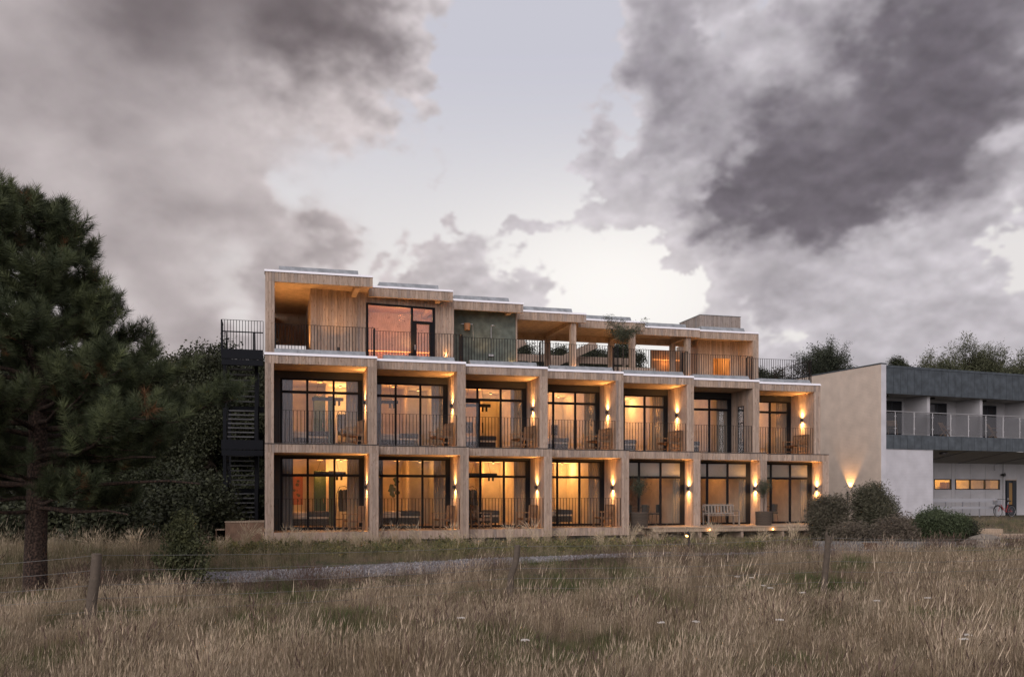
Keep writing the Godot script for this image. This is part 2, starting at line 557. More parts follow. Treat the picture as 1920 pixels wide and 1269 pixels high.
	for k in ["black_steel", "rail_steel", "window_frame"]: mats[k].metallic_specular = 0.22
	plain("white_edge", lin(0.86, 0.86, 0.90), 0.35)
	plain("steel", lin(0.55, 0.55, 0.56), 0.35, 0.8)
	plain("galvanised", lin(0.36, 0.37, 0.40), 0.5, 0.5)
	plain("wire", lin(0.22, 0.22, 0.21), 0.5, 0.6)
	plain("lamp_body", lin(0.03, 0.028, 0.027), 0.45, 0.3)
	plain("linen_white", lin(0.72, 0.66, 0.56), 0.9)
	plain("bed_dark", lin(0.030, 0.024, 0.022), 0.85)
	plain("blanket", lin(0.055, 0.050, 0.055), 0.95)
	plain("curtain", lin(0.20, 0.165, 0.125), 0.95).backlight_enabled = true
	mats["curtain"].backlight = lin(0.12, 0.09, 0.06)
	plain("curtain_grey", lin(0.17, 0.16, 0.155), 0.95)
	plain("bottle_green", lin(0.030, 0.070, 0.024), 0.55)
	plain("canvas_rust", lin(0.40, 0.15, 0.085), 0.9)
	plain("print_dark", lin(0.10, 0.09, 0.06), 0.9)
	plain("cloth_black", lin(0.018, 0.018, 0.020), 0.95)
	plain("cloth_grey", lin(0.11, 0.11, 0.125), 0.95)
	plain("cloth_rust", lin(0.30, 0.16, 0.08), 0.95)
	plain("leather_black", lin(0.020, 0.018, 0.017), 0.5)
	plain("leaf_house", lin(0.030, 0.055, 0.022), 0.6)
	plain("wicker", lin(0.115, 0.090, 0.070), 0.9, 0.0, true)
	plain("bike_red", lin(0.32, 0.012, 0.015), 0.3)
	plain("rubber", lin(0.015, 0.015, 0.015), 0.8)
	plain("copper_wood", lin(0.42, 0.20, 0.085), 0.6)
	plain("navy_door", lin(0.012, 0.017, 0.026), 0.4)
	plain("seed_white", lin(0.62, 0.60, 0.54), 0.9)
	for k in [["leaf", 0.5], ["needle", 0.45], ["grass", 0.5]]:
		m = plain(k[0], Color.WHITE, 0.75, 0.0, true)
		m.backlight_enabled = true
		m.backlight = Color.WHITE * 0.35
		m.cull_mode = BaseMaterial3D.CULL_DISABLED
	var glass := plain("glass", Color(0.9, 0.95, 0.95, 0.015), 0.02)
	glass.transparency = BaseMaterial3D.TRANSPARENCY_ALPHA
	glass = plain("frosted", Color(0.55, 0.55, 0.52, 0.62), 0.35)
	glass.transparency = BaseMaterial3D.TRANSPARENCY_ALPHA
	glow("lamp_glow", Color(1.0, 0.72, 0.38), 9.0)
	glow("lamp_soft", Color(1.0, 0.66, 0.30), 2.2)
	glow("led_strip", Color(1.0, 0.60, 0.26), 3.0)
	glow("led_soft", Color(1.0, 0.60, 0.26), 1.3)
	glow("pendant_glow", Color(1.0, 0.78, 0.48), 6.0)

# ------------------------------------------------------------------ the timber hotel
const U0 := -0.258
const BAY := 3.45
const D3 := [34.90, 36.56, 38.19, 39.70, 40.91, 41.96, 42.19]
const ORD := ["first", "second", "third", "fourth", "fifth", "sixth", "seventh"]
const FLOOR_NAME := ["ground-floor", "middle-floor"]
var hotel: Node3D

func u_right(i: int) -> float: return U0 + 3.976 + BAY * i
func u_left(i: int) -> float: return U0 if i == 0 else u_right(i - 1)
func d1(i: int) -> float: return 32.915 + 0.5225 * i
func d2(i: int) -> float: return 33.477 + 0.537 * i
func V(u: float, y: float, d: float) -> Vector3: return Vector3(u, y, -d)

# axis-aligned box from u0..u1, y0..y1, and depth d0 (near) .. d1 (far)
func ubox(b: MB, u0: float, u1: float, y0: float, y1: float, dn: float, df: float) -> void:
	b.box(Vector3(u0, y0, -df), Vector3(u1, y1, -dn))

func ub(called: String, u0: float, u1: float, y0: float, y1: float, dn: float, df: float, m: String, parent: Node) -> MeshInstance3D:
	return boxed(called, Vector3(u0, y0, -df), Vector3(u1, y1, -dn), mats[m], parent)

func build_hotel() -> void:
	hotel = thing("timber_hotel", "three-storey timber hotel of stepped box balconies with lit windows", "building")
	for level in 2:
		for i in 7:
			balcony_bay(level, i)
	roof_floor()

func balcony_bay(level: int, i: int) -> void:
	var d := d1(i) if level == 0 else d2(i)
	var ul := u_left(i)
	var ur := u_right(i)
	var shallow := level == 0 and i >= 4
	var rec := (0.85 if shallow else 2.0) if level == 0 else 1.95
	var y0 := 0.12 if level == 0 else 3.60
	var yf := 0.44 if level == 0 else 3.62          # walking level
	var yc := 3.26 if level == 0 else 6.47          # soffit
	var yt := 3.575 if level == 0 else 6.80
	var back := 44.0
	var ui := ur - 0.33                             # inner face of the right-hand wall
	var ulw := ul + (0.31 if i == 0 else 0.0)       # inner face of the left-hand wall
	var f := hold("balcony_frame", hotel)
	# slab over the bay, its upright boards at the front
	ub("floor_slab", ulw, ui, yc, yt - 0.012, d + 0.03, back, "timber", f)
	var b := MB.new()
	boards(b, V(ul, yc, d), Vector3.RIGHT, ur - ul, yt - yc - 0.02, 0.118)
	part("fascia", b, mats.cladding, f, "stuff")
	# the party wall: pilaster in front, boarded inner face up to the window
	ub("party_wall", ui + 0.012, ur, y0, yt - 0.03, d + 0.012, back, "timber_grey", f)
	b = MB.new()
	boards(b, V(ui, y0, d), Vector3.RIGHT, 0.33, yc - y0, 0.11)
	part("pilaster", b, mats.cladding, f, "stuff")
	b = MB.new()
	if level == 1 and i == 5:
		# this wall has a tall narrow side window
		boards(b, V(ui, yf, d + rec), Vector3(0, 0, 1), 0.62, yc - yf, 0.112, Vector3.LEFT)
		boards(b, V(ui, yf, d + 0.78), Vector3(0, 0, 1), 0.78, yc - yf, 0.112, Vector3.LEFT)
		boards(b, V(ui, yf + 2.15, d + 1.33), Vector3(0, 0, 1), 0.55, yc - yf - 2.15, 0.112, Vector3.LEFT)
		var sw := hold("side_window", hotel)
		ub("frame", ui - 0.010, ui + 0.01, yf, yf + 0.05, d + 0.78, d + 1.33, "window_frame", sw)
		ub("frame", ui - 0.010, ui + 0.01, yf + 2.10, yf + 2.15, d + 0.78, d + 1.33, "window_frame", sw)
		ub("frame", ui - 0.010, ui + 0.01, yf + 1.35, yf + 1.40, d + 0.83, d + 1.28, "window_frame", sw)
		ub("frame", ui - 0.010, ui + 0.01, yf + 0.05, yf + 2.10, d + 0.78, d + 0.83, "window_frame", sw)
		ub("frame", ui - 0.010, ui + 0.01, yf + 0.05, yf + 2.10, d + 1.28, d + 1.33, "window_frame", sw)
		ub("lining", ui - 0.001, ui + 0.008, yf + 0.05, yf + 2.10, d + 0.83, d + 1.28, "navy_door", sw)  # dark sheet added in place of the dim interior behind the pane
		ub("pane", ui - 0.008, ui - 0.004, yf + 0.05, yf + 2.10, d + 0.83, d + 1.28, "glass", sw)
	else:
		boards(b, V(ui, yf, d + rec), Vector3(0, 0, 1), rec, yc - yf, 0.118, Vector3.LEFT)
	part("side_boards", b, mats.cladding, f, "stuff")
	if i == 0:
		ub("end_wall", ul, ulw - 0.012, y0, yc - 0.002, d + 0.012, back, "timber_grey", f)
		b = MB.new()
		boards(b, V(ul, y0, d), Vector3.RIGHT, 0.31, yc - y0, 0.104)
		part("pilaster", b, mats.cladding, f, "stuff")
		b = MB.new()
		boards(b, V(ulw, yf, d + 0.012), Vector3(0, 0, -1), rec - 0.02, yc - yf, 0.118, Vector3.RIGHT)
		part("side_boards", b, mats.cladding, f, "stuff")
	if level == 0:
		# deck and base beam, a shadow gap over the ground
		var db := MB.new()
		var n := 14 if not shallow else 6
		for k in n:
			var a := d + 0.02 + (rec - 0.02) * k / n
			ubox(db, ulw + 0.003, ui - 0.003, 0.40, 0.44, a, a + (rec - 0.02) / n - 0.006)
		part("deck_boards", db, mats.deck, f, "stuff")
		b = MB.new()
		boards(b, V(ulw, 0.12, d - 0.001), Vector3.RIGHT, ui - ulw, 0.32, 0.118)
		part("base_boards", b, mats.cladding, f, "stuff")
		ub("base_beam", ulw, ui, 0.125, 0.40, d + 0.012, d + rec, "timber_grey", f)
		ub("floor_slab", ulw, ui, 0.13, 0.437, d + rec, back, "oak_floor", f)
		ub("plinth", ulw, ui, -0.05, 0.125, d + 0.35, back, "concrete", f)
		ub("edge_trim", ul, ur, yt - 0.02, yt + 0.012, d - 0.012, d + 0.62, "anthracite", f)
	else:
		var db2 := MB.new()
		for k in 14:
			var a := d + 0.03 + (rec - 0.03) * k / 14.0
			ubox(db2, ulw + 0.003, ui - 0.003, 3.592, 3.622, a, a + (rec - 0.03) / 14.0 - 0.006)
		part("deck_boards", db2, mats.deck, f, "stuff")
		ub("floor_slab", ulw, ui, 3.58, 3.618, d + rec, back, "oak_floor", f)
		# roof edge: white metal drip, zinc upstand
		var e := hold("roof_edge", hotel)
		drip(ul - (0.03 if i == 0 else -0.002), ur + 0.015, yt - 0.02, d, e)
		var nz := 4
		for k in nz:
			var s := (ur - ul - 0.72) / nz
			var zb := MB.new()
			slope_sheet(zb, ul + 0.33 + s * k, ul + 0.33 + s * (k + 1) - 0.006, yt + 0.05, yt + 0.25, d + 0.12, d + 0.30, d + 0.50)
			part("zinc_sheet", zb, mats.zinc, e)
		ub("zinc_gutter", ul + 0.003, ur - 0.003, yt - 0.01, yt + 0.10, d + 0.52, d + 1.2, "zinc", e)
	# railing
	if not shallow:
		rail(V(ulw + 0.02, yf, d + 0.09), V(ui - 0.02, yf, d + 0.09), 1.19, 0.13, level)
	window_unit(level, i, ulw, ui, d + rec, yf, yc)
	room(level, i, ulw, ui, d + rec + 0.10, yf, yc)

# white metal drip along a roof edge; its slope and paleness imitate mirrored sky
func drip(u0: float, u1: float, y: float, d: float, parent: Node) -> void:
	var b := MB.new()
	slope_sheet(b, u0, u1, y - 0.01, y + 0.085, d - 0.035, d + 0.05, d + 0.55)
	part("white_trim", b, mats.white_edge, parent)

# a body whose front leans back from dn at the foot to dm at the top
func slope_sheet(b: MB, u0: float, u1: float, y0: float, y1: float, dn: float, dm: float, df: float) -> void:
	b.quad(V(u0, y0, dn), V(u0, y1, dm), V(u1, y1, dm), V(u1, y0, dn))
	b.quad(V(u0, y1, dm), V(u0, y1, df), V(u1, y1, df), V(u1, y1, dm))
	b.quad(V(u0, y0, dn), V(u1, y0, dn), V(u1, y0, df), V(u0, y0, df))
	b.quad(V(u0, y0, df), V(u0, y1, df), V(u0, y1, dm), V(u0, y0, dn))
	b.quad(V(u1, y0, dn), V(u1, y1, dm), V(u1, y1, df), V(u1, y0, df))
	b.quad(V(u1, y0, df), V(u1, y1, df), V(u0, y1, df), V(u0, y0, df))

func rail(p: Vector3, q: Vector3, h: float, pitch: float, style := 1, posts := false) -> Node3D:
	# flat-bar railing between two points of the floor
	var b := MB.new()
	var l := p.distance_to(q)
	var f := (q - p) / l
	var up := Vector3.UP
	b.beam(p + up * h, q + up * h, 0.035, 0.010)
	b.beam(p + up * 0.05, q + up * 0.05, 0.030, 0.010)
	var n := maxi(1, roundi(l / pitch))
	for k in n + 1:
		var a := p + f * (l * k / n)
		b.beam(a + up * 0.045, a + up * (h - 0.004), 0.008, 0.022, f)
	if posts:
		for a in [p, q]:
			b.beam(a - up * 0.02, a + up * h, 0.016, 0.05, f)
	var o := part("railing", b, mats.rail_steel, hotel)
	return o

func window_unit(level: int, i: int, ul: float, ur: float, d: float, yf: float, yc: float) -> void:
	var w := hold("window", hotel)
	var band := 0.08 if level == 0 else 0.27
	var top := yc - band
	var tr := yf + 2.05
	var m := "window_frame"
	# dark lining over and beside the glass
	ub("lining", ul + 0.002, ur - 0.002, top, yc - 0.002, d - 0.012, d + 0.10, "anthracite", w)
	var x3 := ur - 0.10
	var x0 := ur - 3.06
	if ul + 0.02 < x0:
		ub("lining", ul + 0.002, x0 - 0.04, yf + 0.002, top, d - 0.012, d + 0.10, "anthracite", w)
	var xs := [x0, ur - 2.10, ur - 1.11, ur - 0.15]
	for k in 4:
		var a: float = xs[k] - 0.04
		ub("mullion", a, a + (0.08 if k < 3 else 0.188), yf + 0.002, top - 0.001, d, d + 0.09, m, w)
	for k in 3:
		var a: float = xs[k] + 0.04
		var e: float = xs[k + 1] - 0.04
		ub("rail", a, e, yf + 0.004, yf + 0.09, d + 0.004, d + 0.086, m, w)
		ub("rail", a, e, tr - 0.04, tr + 0.06, d + 0.004, d + 0.086, m, w)
		ub("rail", a, e, top - 0.07, top - 0.002, d + 0.004, d + 0.086, m, w)
		var frosted := level == 0 and i >= 4
		for r in 2:
			var ya := yf + 0.09 if r == 0 else tr + 0.06
			var yb := tr - 0.04 if r == 0 else top - 0.07
			if level == 1 and i == 2 and r == 0 and k == 1:
				continue   # this sliding leaf stands open, pushed in front of its neighbour
			var g := MB.new()
			ubox(g, a, e, ya, yb, d + 0.030, d + 0.036)
			if level == 1: ubox(g, a, e, ya, yb, d + 0.052, d + 0.058)   # sealed double unit, strongly mirroring
			part("pane", g, mats.glass, w)
			if frosted and r == 1:
				ub("blind", a, e, ya, yb, d + 0.064, d + 0.070, "roller_blind", w)
	if level == 1 and i == 2:
		var a: float = xs[0] + 0.10
		var e: float = xs[1] + 0.10
		var leaf := hold("sliding_door", hotel)
		ub("stile", a, a + 0.07, yf + 0.02, tr - 0.05, d - 0.06, d - 0.012, m, leaf)
		ub("stile", e - 0.07, e, yf + 0.02, tr - 0.05, d - 0.06, d - 0.012, m, leaf)
		ub("rail", a + 0.07, e - 0.07, yf + 0.02, yf + 0.10, d - 0.058, d - 0.014, m, leaf)
		ub("rail", a + 0.07, e - 0.07, tr - 0.13, tr - 0.05, d - 0.058, d - 0.014, m, leaf)
		var g := MB.new()
		ubox(g, a + 0.07, e - 0.07, yf + 0.10, tr - 0.13, d - 0.040, d - 0.034)
		part("pane", g, mats.glass, leaf)

func room(level: int, i: int, ul: float, ur: float, d: float, yf: float, yc: float) -> void:
	var r := hold("room", hotel)
	var deep := 5.0
	var dining := level == 0 and i >= 4
	var wall := "plaster" if not dining else "walnut_panel"
	ub("back_wall", ul + 0.03, ur - 0.03, yf + 0.02, yc - 0.02, d + deep, d + deep + 0.12, wall, r)
	ub("right_wall", ur - 0.03, ur - 0.001, yf + 0.02, yc - 0.02, d + 0.02, d + deep + 0.12, "plaster", r)
	ub("left_wall", ul + 0.001, ul + 0.03, yf + 0.02, yc - 0.02, d + 0.02, d + deep + 0.12, "plaster", r)
	ub("ceiling", ul + 0.001, ur - 0.001, yc - 0.02, yc - 0.001, d + 0.02, d + deep + 0.12, "ceiling_panel", r)
	if not dining:
		# the entrance passage beside the bathroom
		ub("bathroom_wall", ur - 1.22, ur - 1.12, yf + 0.021, yc - 0.021, d + 3.4, d + deep - 0.002, "plaster", r)
	ub("floor", ul + 0.001, ur - 0.001, yf + 0.001, yf + 0.02, d + 0.02, d + deep + 0.12, "oak_floor", r)

func roof_floor() -> void:
	# terrace deck over the middle floor
	for i in 7:
		ub("terrace_deck", u_left(i) + 0.002, u_right(i) - 0.002, 6.79, 6.87, d2(i) + 1.21, 46.0, "deck", hotel)
	var yb := 9.71
	var yc := 9.91
	var yt := 10.10
	for i in 7:
		var d: float = D3[i]
		var ul := u_left(i) + (0.0 if i == 0 else 0.004)
		var ur := u_right(i) - (0.0 if i < 6 else 0.0)
		var back := 44.4 if i > 2 else 43.0
		var f := hold("roof_canopy", hotel)
		ub("roof_slab", ul, ur, yc, yt - 0.012, d + 0.02, back, "timber", f)
		var b := MB.new()
		boards(b, V(ul, yb, d), Vector3.RIGHT, ur - ul, yt - yb - 0.02, 0.118)
		part("fascia", b, mats.cladding, f, "stuff")
		ub("fascia_back", ul, ur, yb + 0.002, yc - 0.002, d + 0.012, d + 0.16, "timber", f)
		drip(ul - (0.03 if i == 0 else 0.0), ur + 0.012, yt - 0.02, d, f)
		var zu := MB.new()
		slope_sheet(zu, ul + 0.50, ur - 0.50, yt + 0.0, yt + 0.36, d + 0.40, d + 0.66, d + 3.4)
		part("zinc_upstand", zu, mats.zinc, f)
		if i < 6:
			ub("beam", ur - 0.66, ur - 0.46, yb - 0.02, yc - 0.001, d + 0.17, back - 0.3, "timber", f)
		if i > 2:
			ub("back_beam", ul + 0.001, ur - 0.001, yb - 0.10, yc - 0.001, back - 0.28, back - 0.05, "timber", f)
		# railing of the terrace, with a return at each step
		var p := V(u_left(i) + (0.36 if i == 0 else 0.02), 6.84, d2(i) + 0.62)
		var q := V(u_right(i) - 0.02, 6.84, d2(i) + 0.62)
		if i == 6: q.x = u_right(6) - 0.10
		rail(p, q, 1.16, 0.115, 2, true)
		if i < 6:
			rail(q + Vector3(0, 0, -0.03), q + Vector3(0, 0, -0.52), 1.16, 0.115, 2)
		else:
			rail(q + Vector3(0, 0, -0.12), q + Vector3(0, 0, -3.2), 1.16, 0.115, 2, true)
	# columns
	for i in [3, 4, 5]:
		var c := u_right(i) - 0.56
		for dd in [D3[i] + 0.18, 43.9]:
			var cb := hold("column", hotel)
			ub("shaft", c - 0.13, c + 0.13, 6.86, yb - 0.021, dd, dd + 0.26, "timber", cb)
			var b := MB.new()
			boards(b, V(c - 0.13, 6.86, dd - 0.012), Vector3.RIGHT, 0.26, yb - 0.021 - 6.86, 0.13)
			part("facing", b, mats.cladding, cb, "stuff")
	# first bay: corner wall, open passage to the back
	var cw := hold("corner_wall", hotel)
	ub("core", U0, U0 + 0.33, 6.80, yb, D3[0] + 0.012, 43.0, "timber_grey", cw)
	var fb := MB.new()
	boards(fb, V(U0, 6.84, D3[0]), Vector3.RIGHT, 0.34, yb - 6.84, 0.113)
	part("facing", fb, mats.cladding, cw, "stuff")
	ub("lintel", 0.08, 1.46, 8.50, yc - 0.002, 42.0, 42.2, "timber", hotel)
	# sauna: boarded wall, big window, lit benches
	var a := V(1.46, 6.87, 36.62)
	var e := V(3.66, 6.87, 36.87)
	var dir := (e - a).normalized()
	var out := Vector3(-dir.z, 0, dir.x)
	if out.z < 0: out = -out
	var sw := hold("sauna_wall", hotel)
	var sb := MB.new()
	boards(sb, a, dir, a.distance_to(e), yc - 6.87 - 0.002, 0.118, out)
	part("front_boards", sb, mats.cladding, sw, "stuff")
	sb = MB.new()
	boards(sb, V(1.46, 6.87, 42.0), Vector3(0, 0, 1), 5.37, yc - 6.87 - 0.002, 0.118, Vector3.LEFT)
	part("side_boards", sb, mats.cladding, sw, "stuff")
	ub("side_wall", 1.475, 1.60, 6.87, yc - 0.003, 36.70, 42.0, "timber", sw)
	sb = MB.new()
	sb.beam(a + dir * 0.02 - out * 0.08 + Vector3.UP * 1.51, e - out * 0.08 + Vector3.UP * 1.51, 0.12, 3.0)
	part("front_wall", sb, mats.timber, sw)
	var e2 := V(6.52, 6.87, 37.20)
	var win := hold("sauna_window", hotel)
	var L := e.distance_to(e2)
	var fr := MB.new()
	var post := func(t: float, y0: float, y1: float, w: float):
		fr.beam(e + dir * t + Vector3.UP * y0, e + dir * t + Vector3.UP * y1, w, 0.09, out)
	var bar := func(t0: float, t1: float, y: float, h: float):
		fr.beam(e + dir * t0 + Vector3.UP * y, e + dir * t1 + Vector3.UP * y, 0.085, h)
	post.call(0.04, 0.0, 2.64, 0.08)
	post.call(L * 0.66, 0.0, 2.56, 0.09)
	post.call(L - 0.05, 0.0, 2.64, 0.10)
	bar.call(0.08, L - 0.10, 2.60, 0.08)
	bar.call(L * 0.66 + 0.045, L - 0.10, 1.98, 0.12)
	bar.call(0.08, L * 0.66 - 0.045, 0.05, 0.10)
	post.call(L * 0.66 + 0.12, 0.02, 1.92, 0.15)
	post.call(L - 0.17, 0.02, 1.92, 0.14)
	part("frame", fr, mats.window_frame, win)
	for g in [[0.08, L * 0.66 - 0.045, 0.10, 2.56], [L * 0.66 + 0.045, L - 0.10, 2.04, 2.56], [L * 0.66 + 0.195, L - 0.24, 0.04, 1.92]]:
		var gb := MB.new()
		for o in [-0.012, 0.012]:
			gb.beam(e + dir * g[0] + out * o + Vector3.UP * (g[2] + g[3]) / 2.0, e + dir * g[1] + out * o + Vector3.UP * (g[2] + g[3]) / 2.0, 0.004, g[3] - g[2])
		part("pane", gb, mats.glass, win)
	var hb := MB.new()
	hb.beam(e + dir * (L * 0.66 + 0.12) + out * 0.07 + Vector3.UP * 0.85, e + dir * (L * 0.66 + 0.12) + out * 0.07 + Vector3.UP * 1.05, 0.03, 0.03, out)
	part("handle", hb, mats.steel, win)
	# boarding over the window and the pier beyond it
	sb = MB.new()
	boards(sb, e + Vector3.UP * 2.645, dir, L, yc - 6.87 - 2.647, 0.118, out)
	part("head_boards", sb, mats.cladding, sw, "stuff")
	sb = MB.new()
	boards(sb, e2 + dir * 0.003, dir, 0.84, yc - 6.87 - 0.002, 0.12, out)
	part("pier_boards", sb, mats.cladding, sw, "stuff")
	sb = MB.new()
	sb.beam(e2 + dir * 0.01 - out * 0.10 + Vector3.UP * 1.51, e2 + dir * 0.83 - out * 0.10 + Vector3.UP * 1.51, 0.16, 3.0)
	part("pier", sb, mats.timber, sw)
	var sr := hold("sauna_room", hotel)
	ub("back_wall", 1.62, 7.30, 6.88, yc - 0.012, 40.6, 40.72, "sauna_wood", sr)
	ub("right_wall", 7.20, 7.32, 6.88, yc - 0.012, 37.42, 40.58, "sauna_wood", sr)
	ub("partition", 3.40, 3.52, 6.88, yc - 0.012, 37.02, 40.58, "sauna_wood", sr)
	ub("ceiling", 3.54, 7.18, yc - 0.03, yc - 0.004, 37.35, 40.58, "sauna_wood", sr)
	for k in 3:
		var bench := hold("sauna_bench", hotel)
		ub("seat", 3.56, 7.16, 7.30 + 0.42 * k - 0.06, 7.30 + 0.42 * k, 39.0 + 0.52 * k, 39.0 + 0.52 * k + 0.50, "sauna_wood", bench)
		ub("riser", 3.58, 7.14, 6.90, 7.30 + 0.42 * k - 0.062, 39.0 + 0.52 * k + 0.06, 39.0 + 0.52 * k + 0.10, "sauna_wood", bench)
	var led := ub("led_strip_light", 3.70, 7.05, 8.06, 8.085, 40.02, 40.04, "led_strip", hotel)
	area(V(5.35, 8.0, 39.99), Vector3(0, -0.3, 1), Vector2(3.2, 0.05), 6.0, Color(1.0, 0.52, 0.20))
	led = ub("led_strip_light", 3.70, 7.05, 7.20, 7.225, 39.02, 39.04, "led_strip", hotel)
	area(V(5.35, 7.18, 38.98), Vector3(0, -0.3, 1), Vector2(3.2, 0.05), 0.7, Color(1.0, 0.52, 0.20))
	lamp_point(V(5.3, 9.3, 38.6), 2.2, Color(1.0, 0.72, 0.47), 0.15)
	for k in 5:
		ub("ceiling_spot_light", 4.0 + 0.65 * k, 4.06 + 0.65 * k, yc - 0.05, yc - 0.035, 38.8, 38.86, "pendant_glow", hotel)
	# shower wall of green plaster
	var gw := hold("shower_wall", hotel)
	ub("green_plaster", 7.38, 10.46, 6.87, yc - 0.003, 38.90, 39.20, "green_plaster", gw)
	ub("edge", 10.461, 10.53, 6.87, yc - 0.003, 38.88, 39.22, "timber_grey", gw)
	# last bay: boarded room with a lit doorway
	var u6 := u_right(6)
	var lr := hold("stair_room", hotel)
	sb = MB.new()
	boards(sb, V(21.70, 6.87, 43.70), Vector3.RIGHT, 0.92, yc - 6.873, 0.118)
	boards(sb, V(23.60, 6.87, 43.70), Vector3.RIGHT, 0.48, yc - 6.873, 0.118)
	boards(sb, V(22.62, 8.97, 43.70), Vector3.RIGHT, 0.98, yc - 8.973, 0.118)
	boards(sb, V(24.09, 6.87, 43.70), Vector3(0, 0, 1), 1.45, yc - 6.873, 0.118, Vector3.LEFT)
	boards(sb, V(21.70, 6.87, 46.0), Vector3(0, 0, 1), 2.3, yc - 6.873, 0.118, Vector3.LEFT)
	part("boards", sb, mats.cladding, lr, "stuff")
	sb = MB.new()
	boards(sb, V(u6 - 0.33, 6.87, D3[6]), Vector3.RIGHT, 0.33, yb - 6.87, 0.11)
	part("pilaster", sb, mats.cladding, lr, "stuff")
	ub("side_wall", 24.10, u6, 6.87, yb - 0.001, D3[6] + 0.012, 46.5, "timber_grey", lr)
	ub("back_wall", 21.9, 24.09, 6.88, yc - 0.004, 46.2, 46.35, "timber", lr)
	ub("left_wall", 21.72, 21.88, 6.88, yc - 0.004, 43.72, 46.35, "timber", lr)
	lamp_point(V(23.1, 9.2, 45.2), 2.2, Color(1.0, 0.68, 0.36), 0.1)
	ub("doorway_lamp", 22.95, 23.2, 8.80, 8.83, 45.1, 45.3, "lamp_soft", lr)
	# lit wall beside it
	ub("stair_wall", 19.9, 21.6, 6.87, 9.6, 45.6, 45.8, "timber", hotel)
	ub("handrail_light", 19.95, 21.55, 9.05, 9.08, 45.52, 45.55, "led_soft", hotel)
	lamp_point(V(20.7, 8.9, 45.3), 0.22, Color(1.0, 0.62, 0.30), 0.05)
	# outside stair to the roof behind the canopies: stepped parapets of grey boards
	var sp := MB.new()
	for k in [[10.7, 8.75, 13.2, 10.05], [14.6, 8.75, 17.3, 10.05]]:
		sp.beam(V(k[0], k[1], 47.2), V(k[2], k[3], 47.2), 0.08, 0.42)
	part("stair_parapet", sp, mats.timber_grey, hotel)
	sp = MB.new()
	ubox(sp, 10.6, 19.4, 9.02, 9.40, 47.6, 47.7)
	for k in 4:
		ubox(sp, 10.8 + 2.75 * k, 10.95 + 2.75 * k, -0.1, 9.02, 47.6, 47.75)
	part("back_parapet", sp, mats.timber_grey, hotel)
	# roof box of the lift
	var rb := hold("roof_box", hotel)
	sb = MB.new()
	boards(sb, V(21.98, yt - 0.01, 44.0), Vector3.RIGHT, 2.40, 1.20, 0.13)
	boards(sb, V(21.98, yt - 0.01, 46.5), Vector3(0, 0, 1), 2.5, 1.20, 0.13, Vector3.LEFT)
	part("boards", sb, mats.cladding_weathered, rb, "stuff")
	ub("core", 22.0, 24.37, yt - 0.01, yt + 1.19, 44.02, 46.5, "timber_grey", rb)
	ub("cap", 21.96, 24.40, yt + 1.192, yt + 1.215, 43.97, 46.53, "zinc", rb)
	ub("rear_wall", U0, u6, 0.0, 6.78, 44.02, 44.3, "timber_grey", hotel)

# ------------------------------------------------------------------ lights
func lamp_point(at: Vector3, energy: float, color: Color, size := 0.05) -> void:
	var l := OmniLight3D.new()
	l.name = numbered("lamp_point")
	l.light_energy = energy
	l.light_color = color
	l.light_size = size
	l.omni_range = 9.0
	l.omni_attenuation = 2.0
	l.shadow_enabled = true
	add_child(l)
	l.position = at

func lamp_spot(at: Vector3, towards: Vector3, energy: float, color: Color, angle: float, soft := 0.5, size := 0.015) -> void:
	var l := SpotLight3D.new()
	l.name = numbered("lamp_spot")
	l.light_energy = energy
	l.light_color = color
	l.light_size = size
	l.spot_angle = angle
	l.spot_angle_attenuation = soft
	l.spot_range = 9.0
	l.spot_attenuation = 2.0
	l.shadow_enabled = true
	add_child(l)
	l.position = at
	var up := Vector3.FORWARD if absf(towards.normalized().y) > 0.9 else Vector3.UP
	l.look_at_from_position(at, at + towards, up)

func area(at: Vector3, towards: Vector3, size: Vector2, energy: float, color: Color) -> void:
	var l := AreaLight3D.new()
	l.name = numbered("lamp_area")
	l.light_energy = energy
	l.light_color = color
	l.area_size = size
	l.area_range = 9.0
	l.shadow_enabled = true
	add_child(l)
	l.look_at_from_position(at, at + towards, Vector3.UP)

# ------------------------------------------------------------------ lamps, furniture
const WARM := Color(1.0, 0.73, 0.44)

func bay_words(level: int, i: int) -> String:
	return "%s %s, %s bay from the steel staircase" % [FLOOR_NAME[level], "balcony" if not (level == 0 and i >= 4) else "terrace", ORD[i]]

func wall_lamp(at: Vector3, out: Vector3, label: String, up_e := 1.0, down_e := 1.0, angle := 24.0, group := "up and down lights on the balcony walls") -> void:
	var t := thing("wall_lamp", label, "wall lamp", at, 0.0, group)
	var b := MB.new()
	b.tube([out * 0.075 + Vector3(0, -0.06, 0), out * 0.075 + Vector3(0, -0.055, 0), out * 0.075 + Vector3(0, 0.055, 0), out * 0.075 + Vector3(0, 0.06, 0)], [0.040, 0.045, 0.045, 0.040], 12, false)
	part("shade", b, mats.lamp_body, t)
	b = MB.new()
	b.beam(Vector3.ZERO, out * 0.035, 0.07, 0.08)
	part("bracket", b, mats.lamp_body, t)
	for s in [-1.0, 1.0]:
		b = MB.new()
		b.tube([out * 0.075 + Vector3(0, 0.034 * s, 0), out * 0.075 + Vector3(0, 0.042 * s, 0)], [0.032, 0.032], 10)
		part("bulb", b, mats.lamp_glow, t)
		var k := up_e if s > 0 else down_e
		lamp_spot(at + out * 0.075 + Vector3(0, 0.062 * s, 0), Vector3(0, s, 0) - out * 0.10, 3.4 * k, WARM, angle, 0.5)
		# wide second spot, added for the soft glow around the core beam
		lamp_spot(at + out * 0.075 + Vector3(0, 0.066 * s, 0), Vector3(0, s, 0) + out * 0.15, 2.5 * k, WARM, 78.0, 1.0)

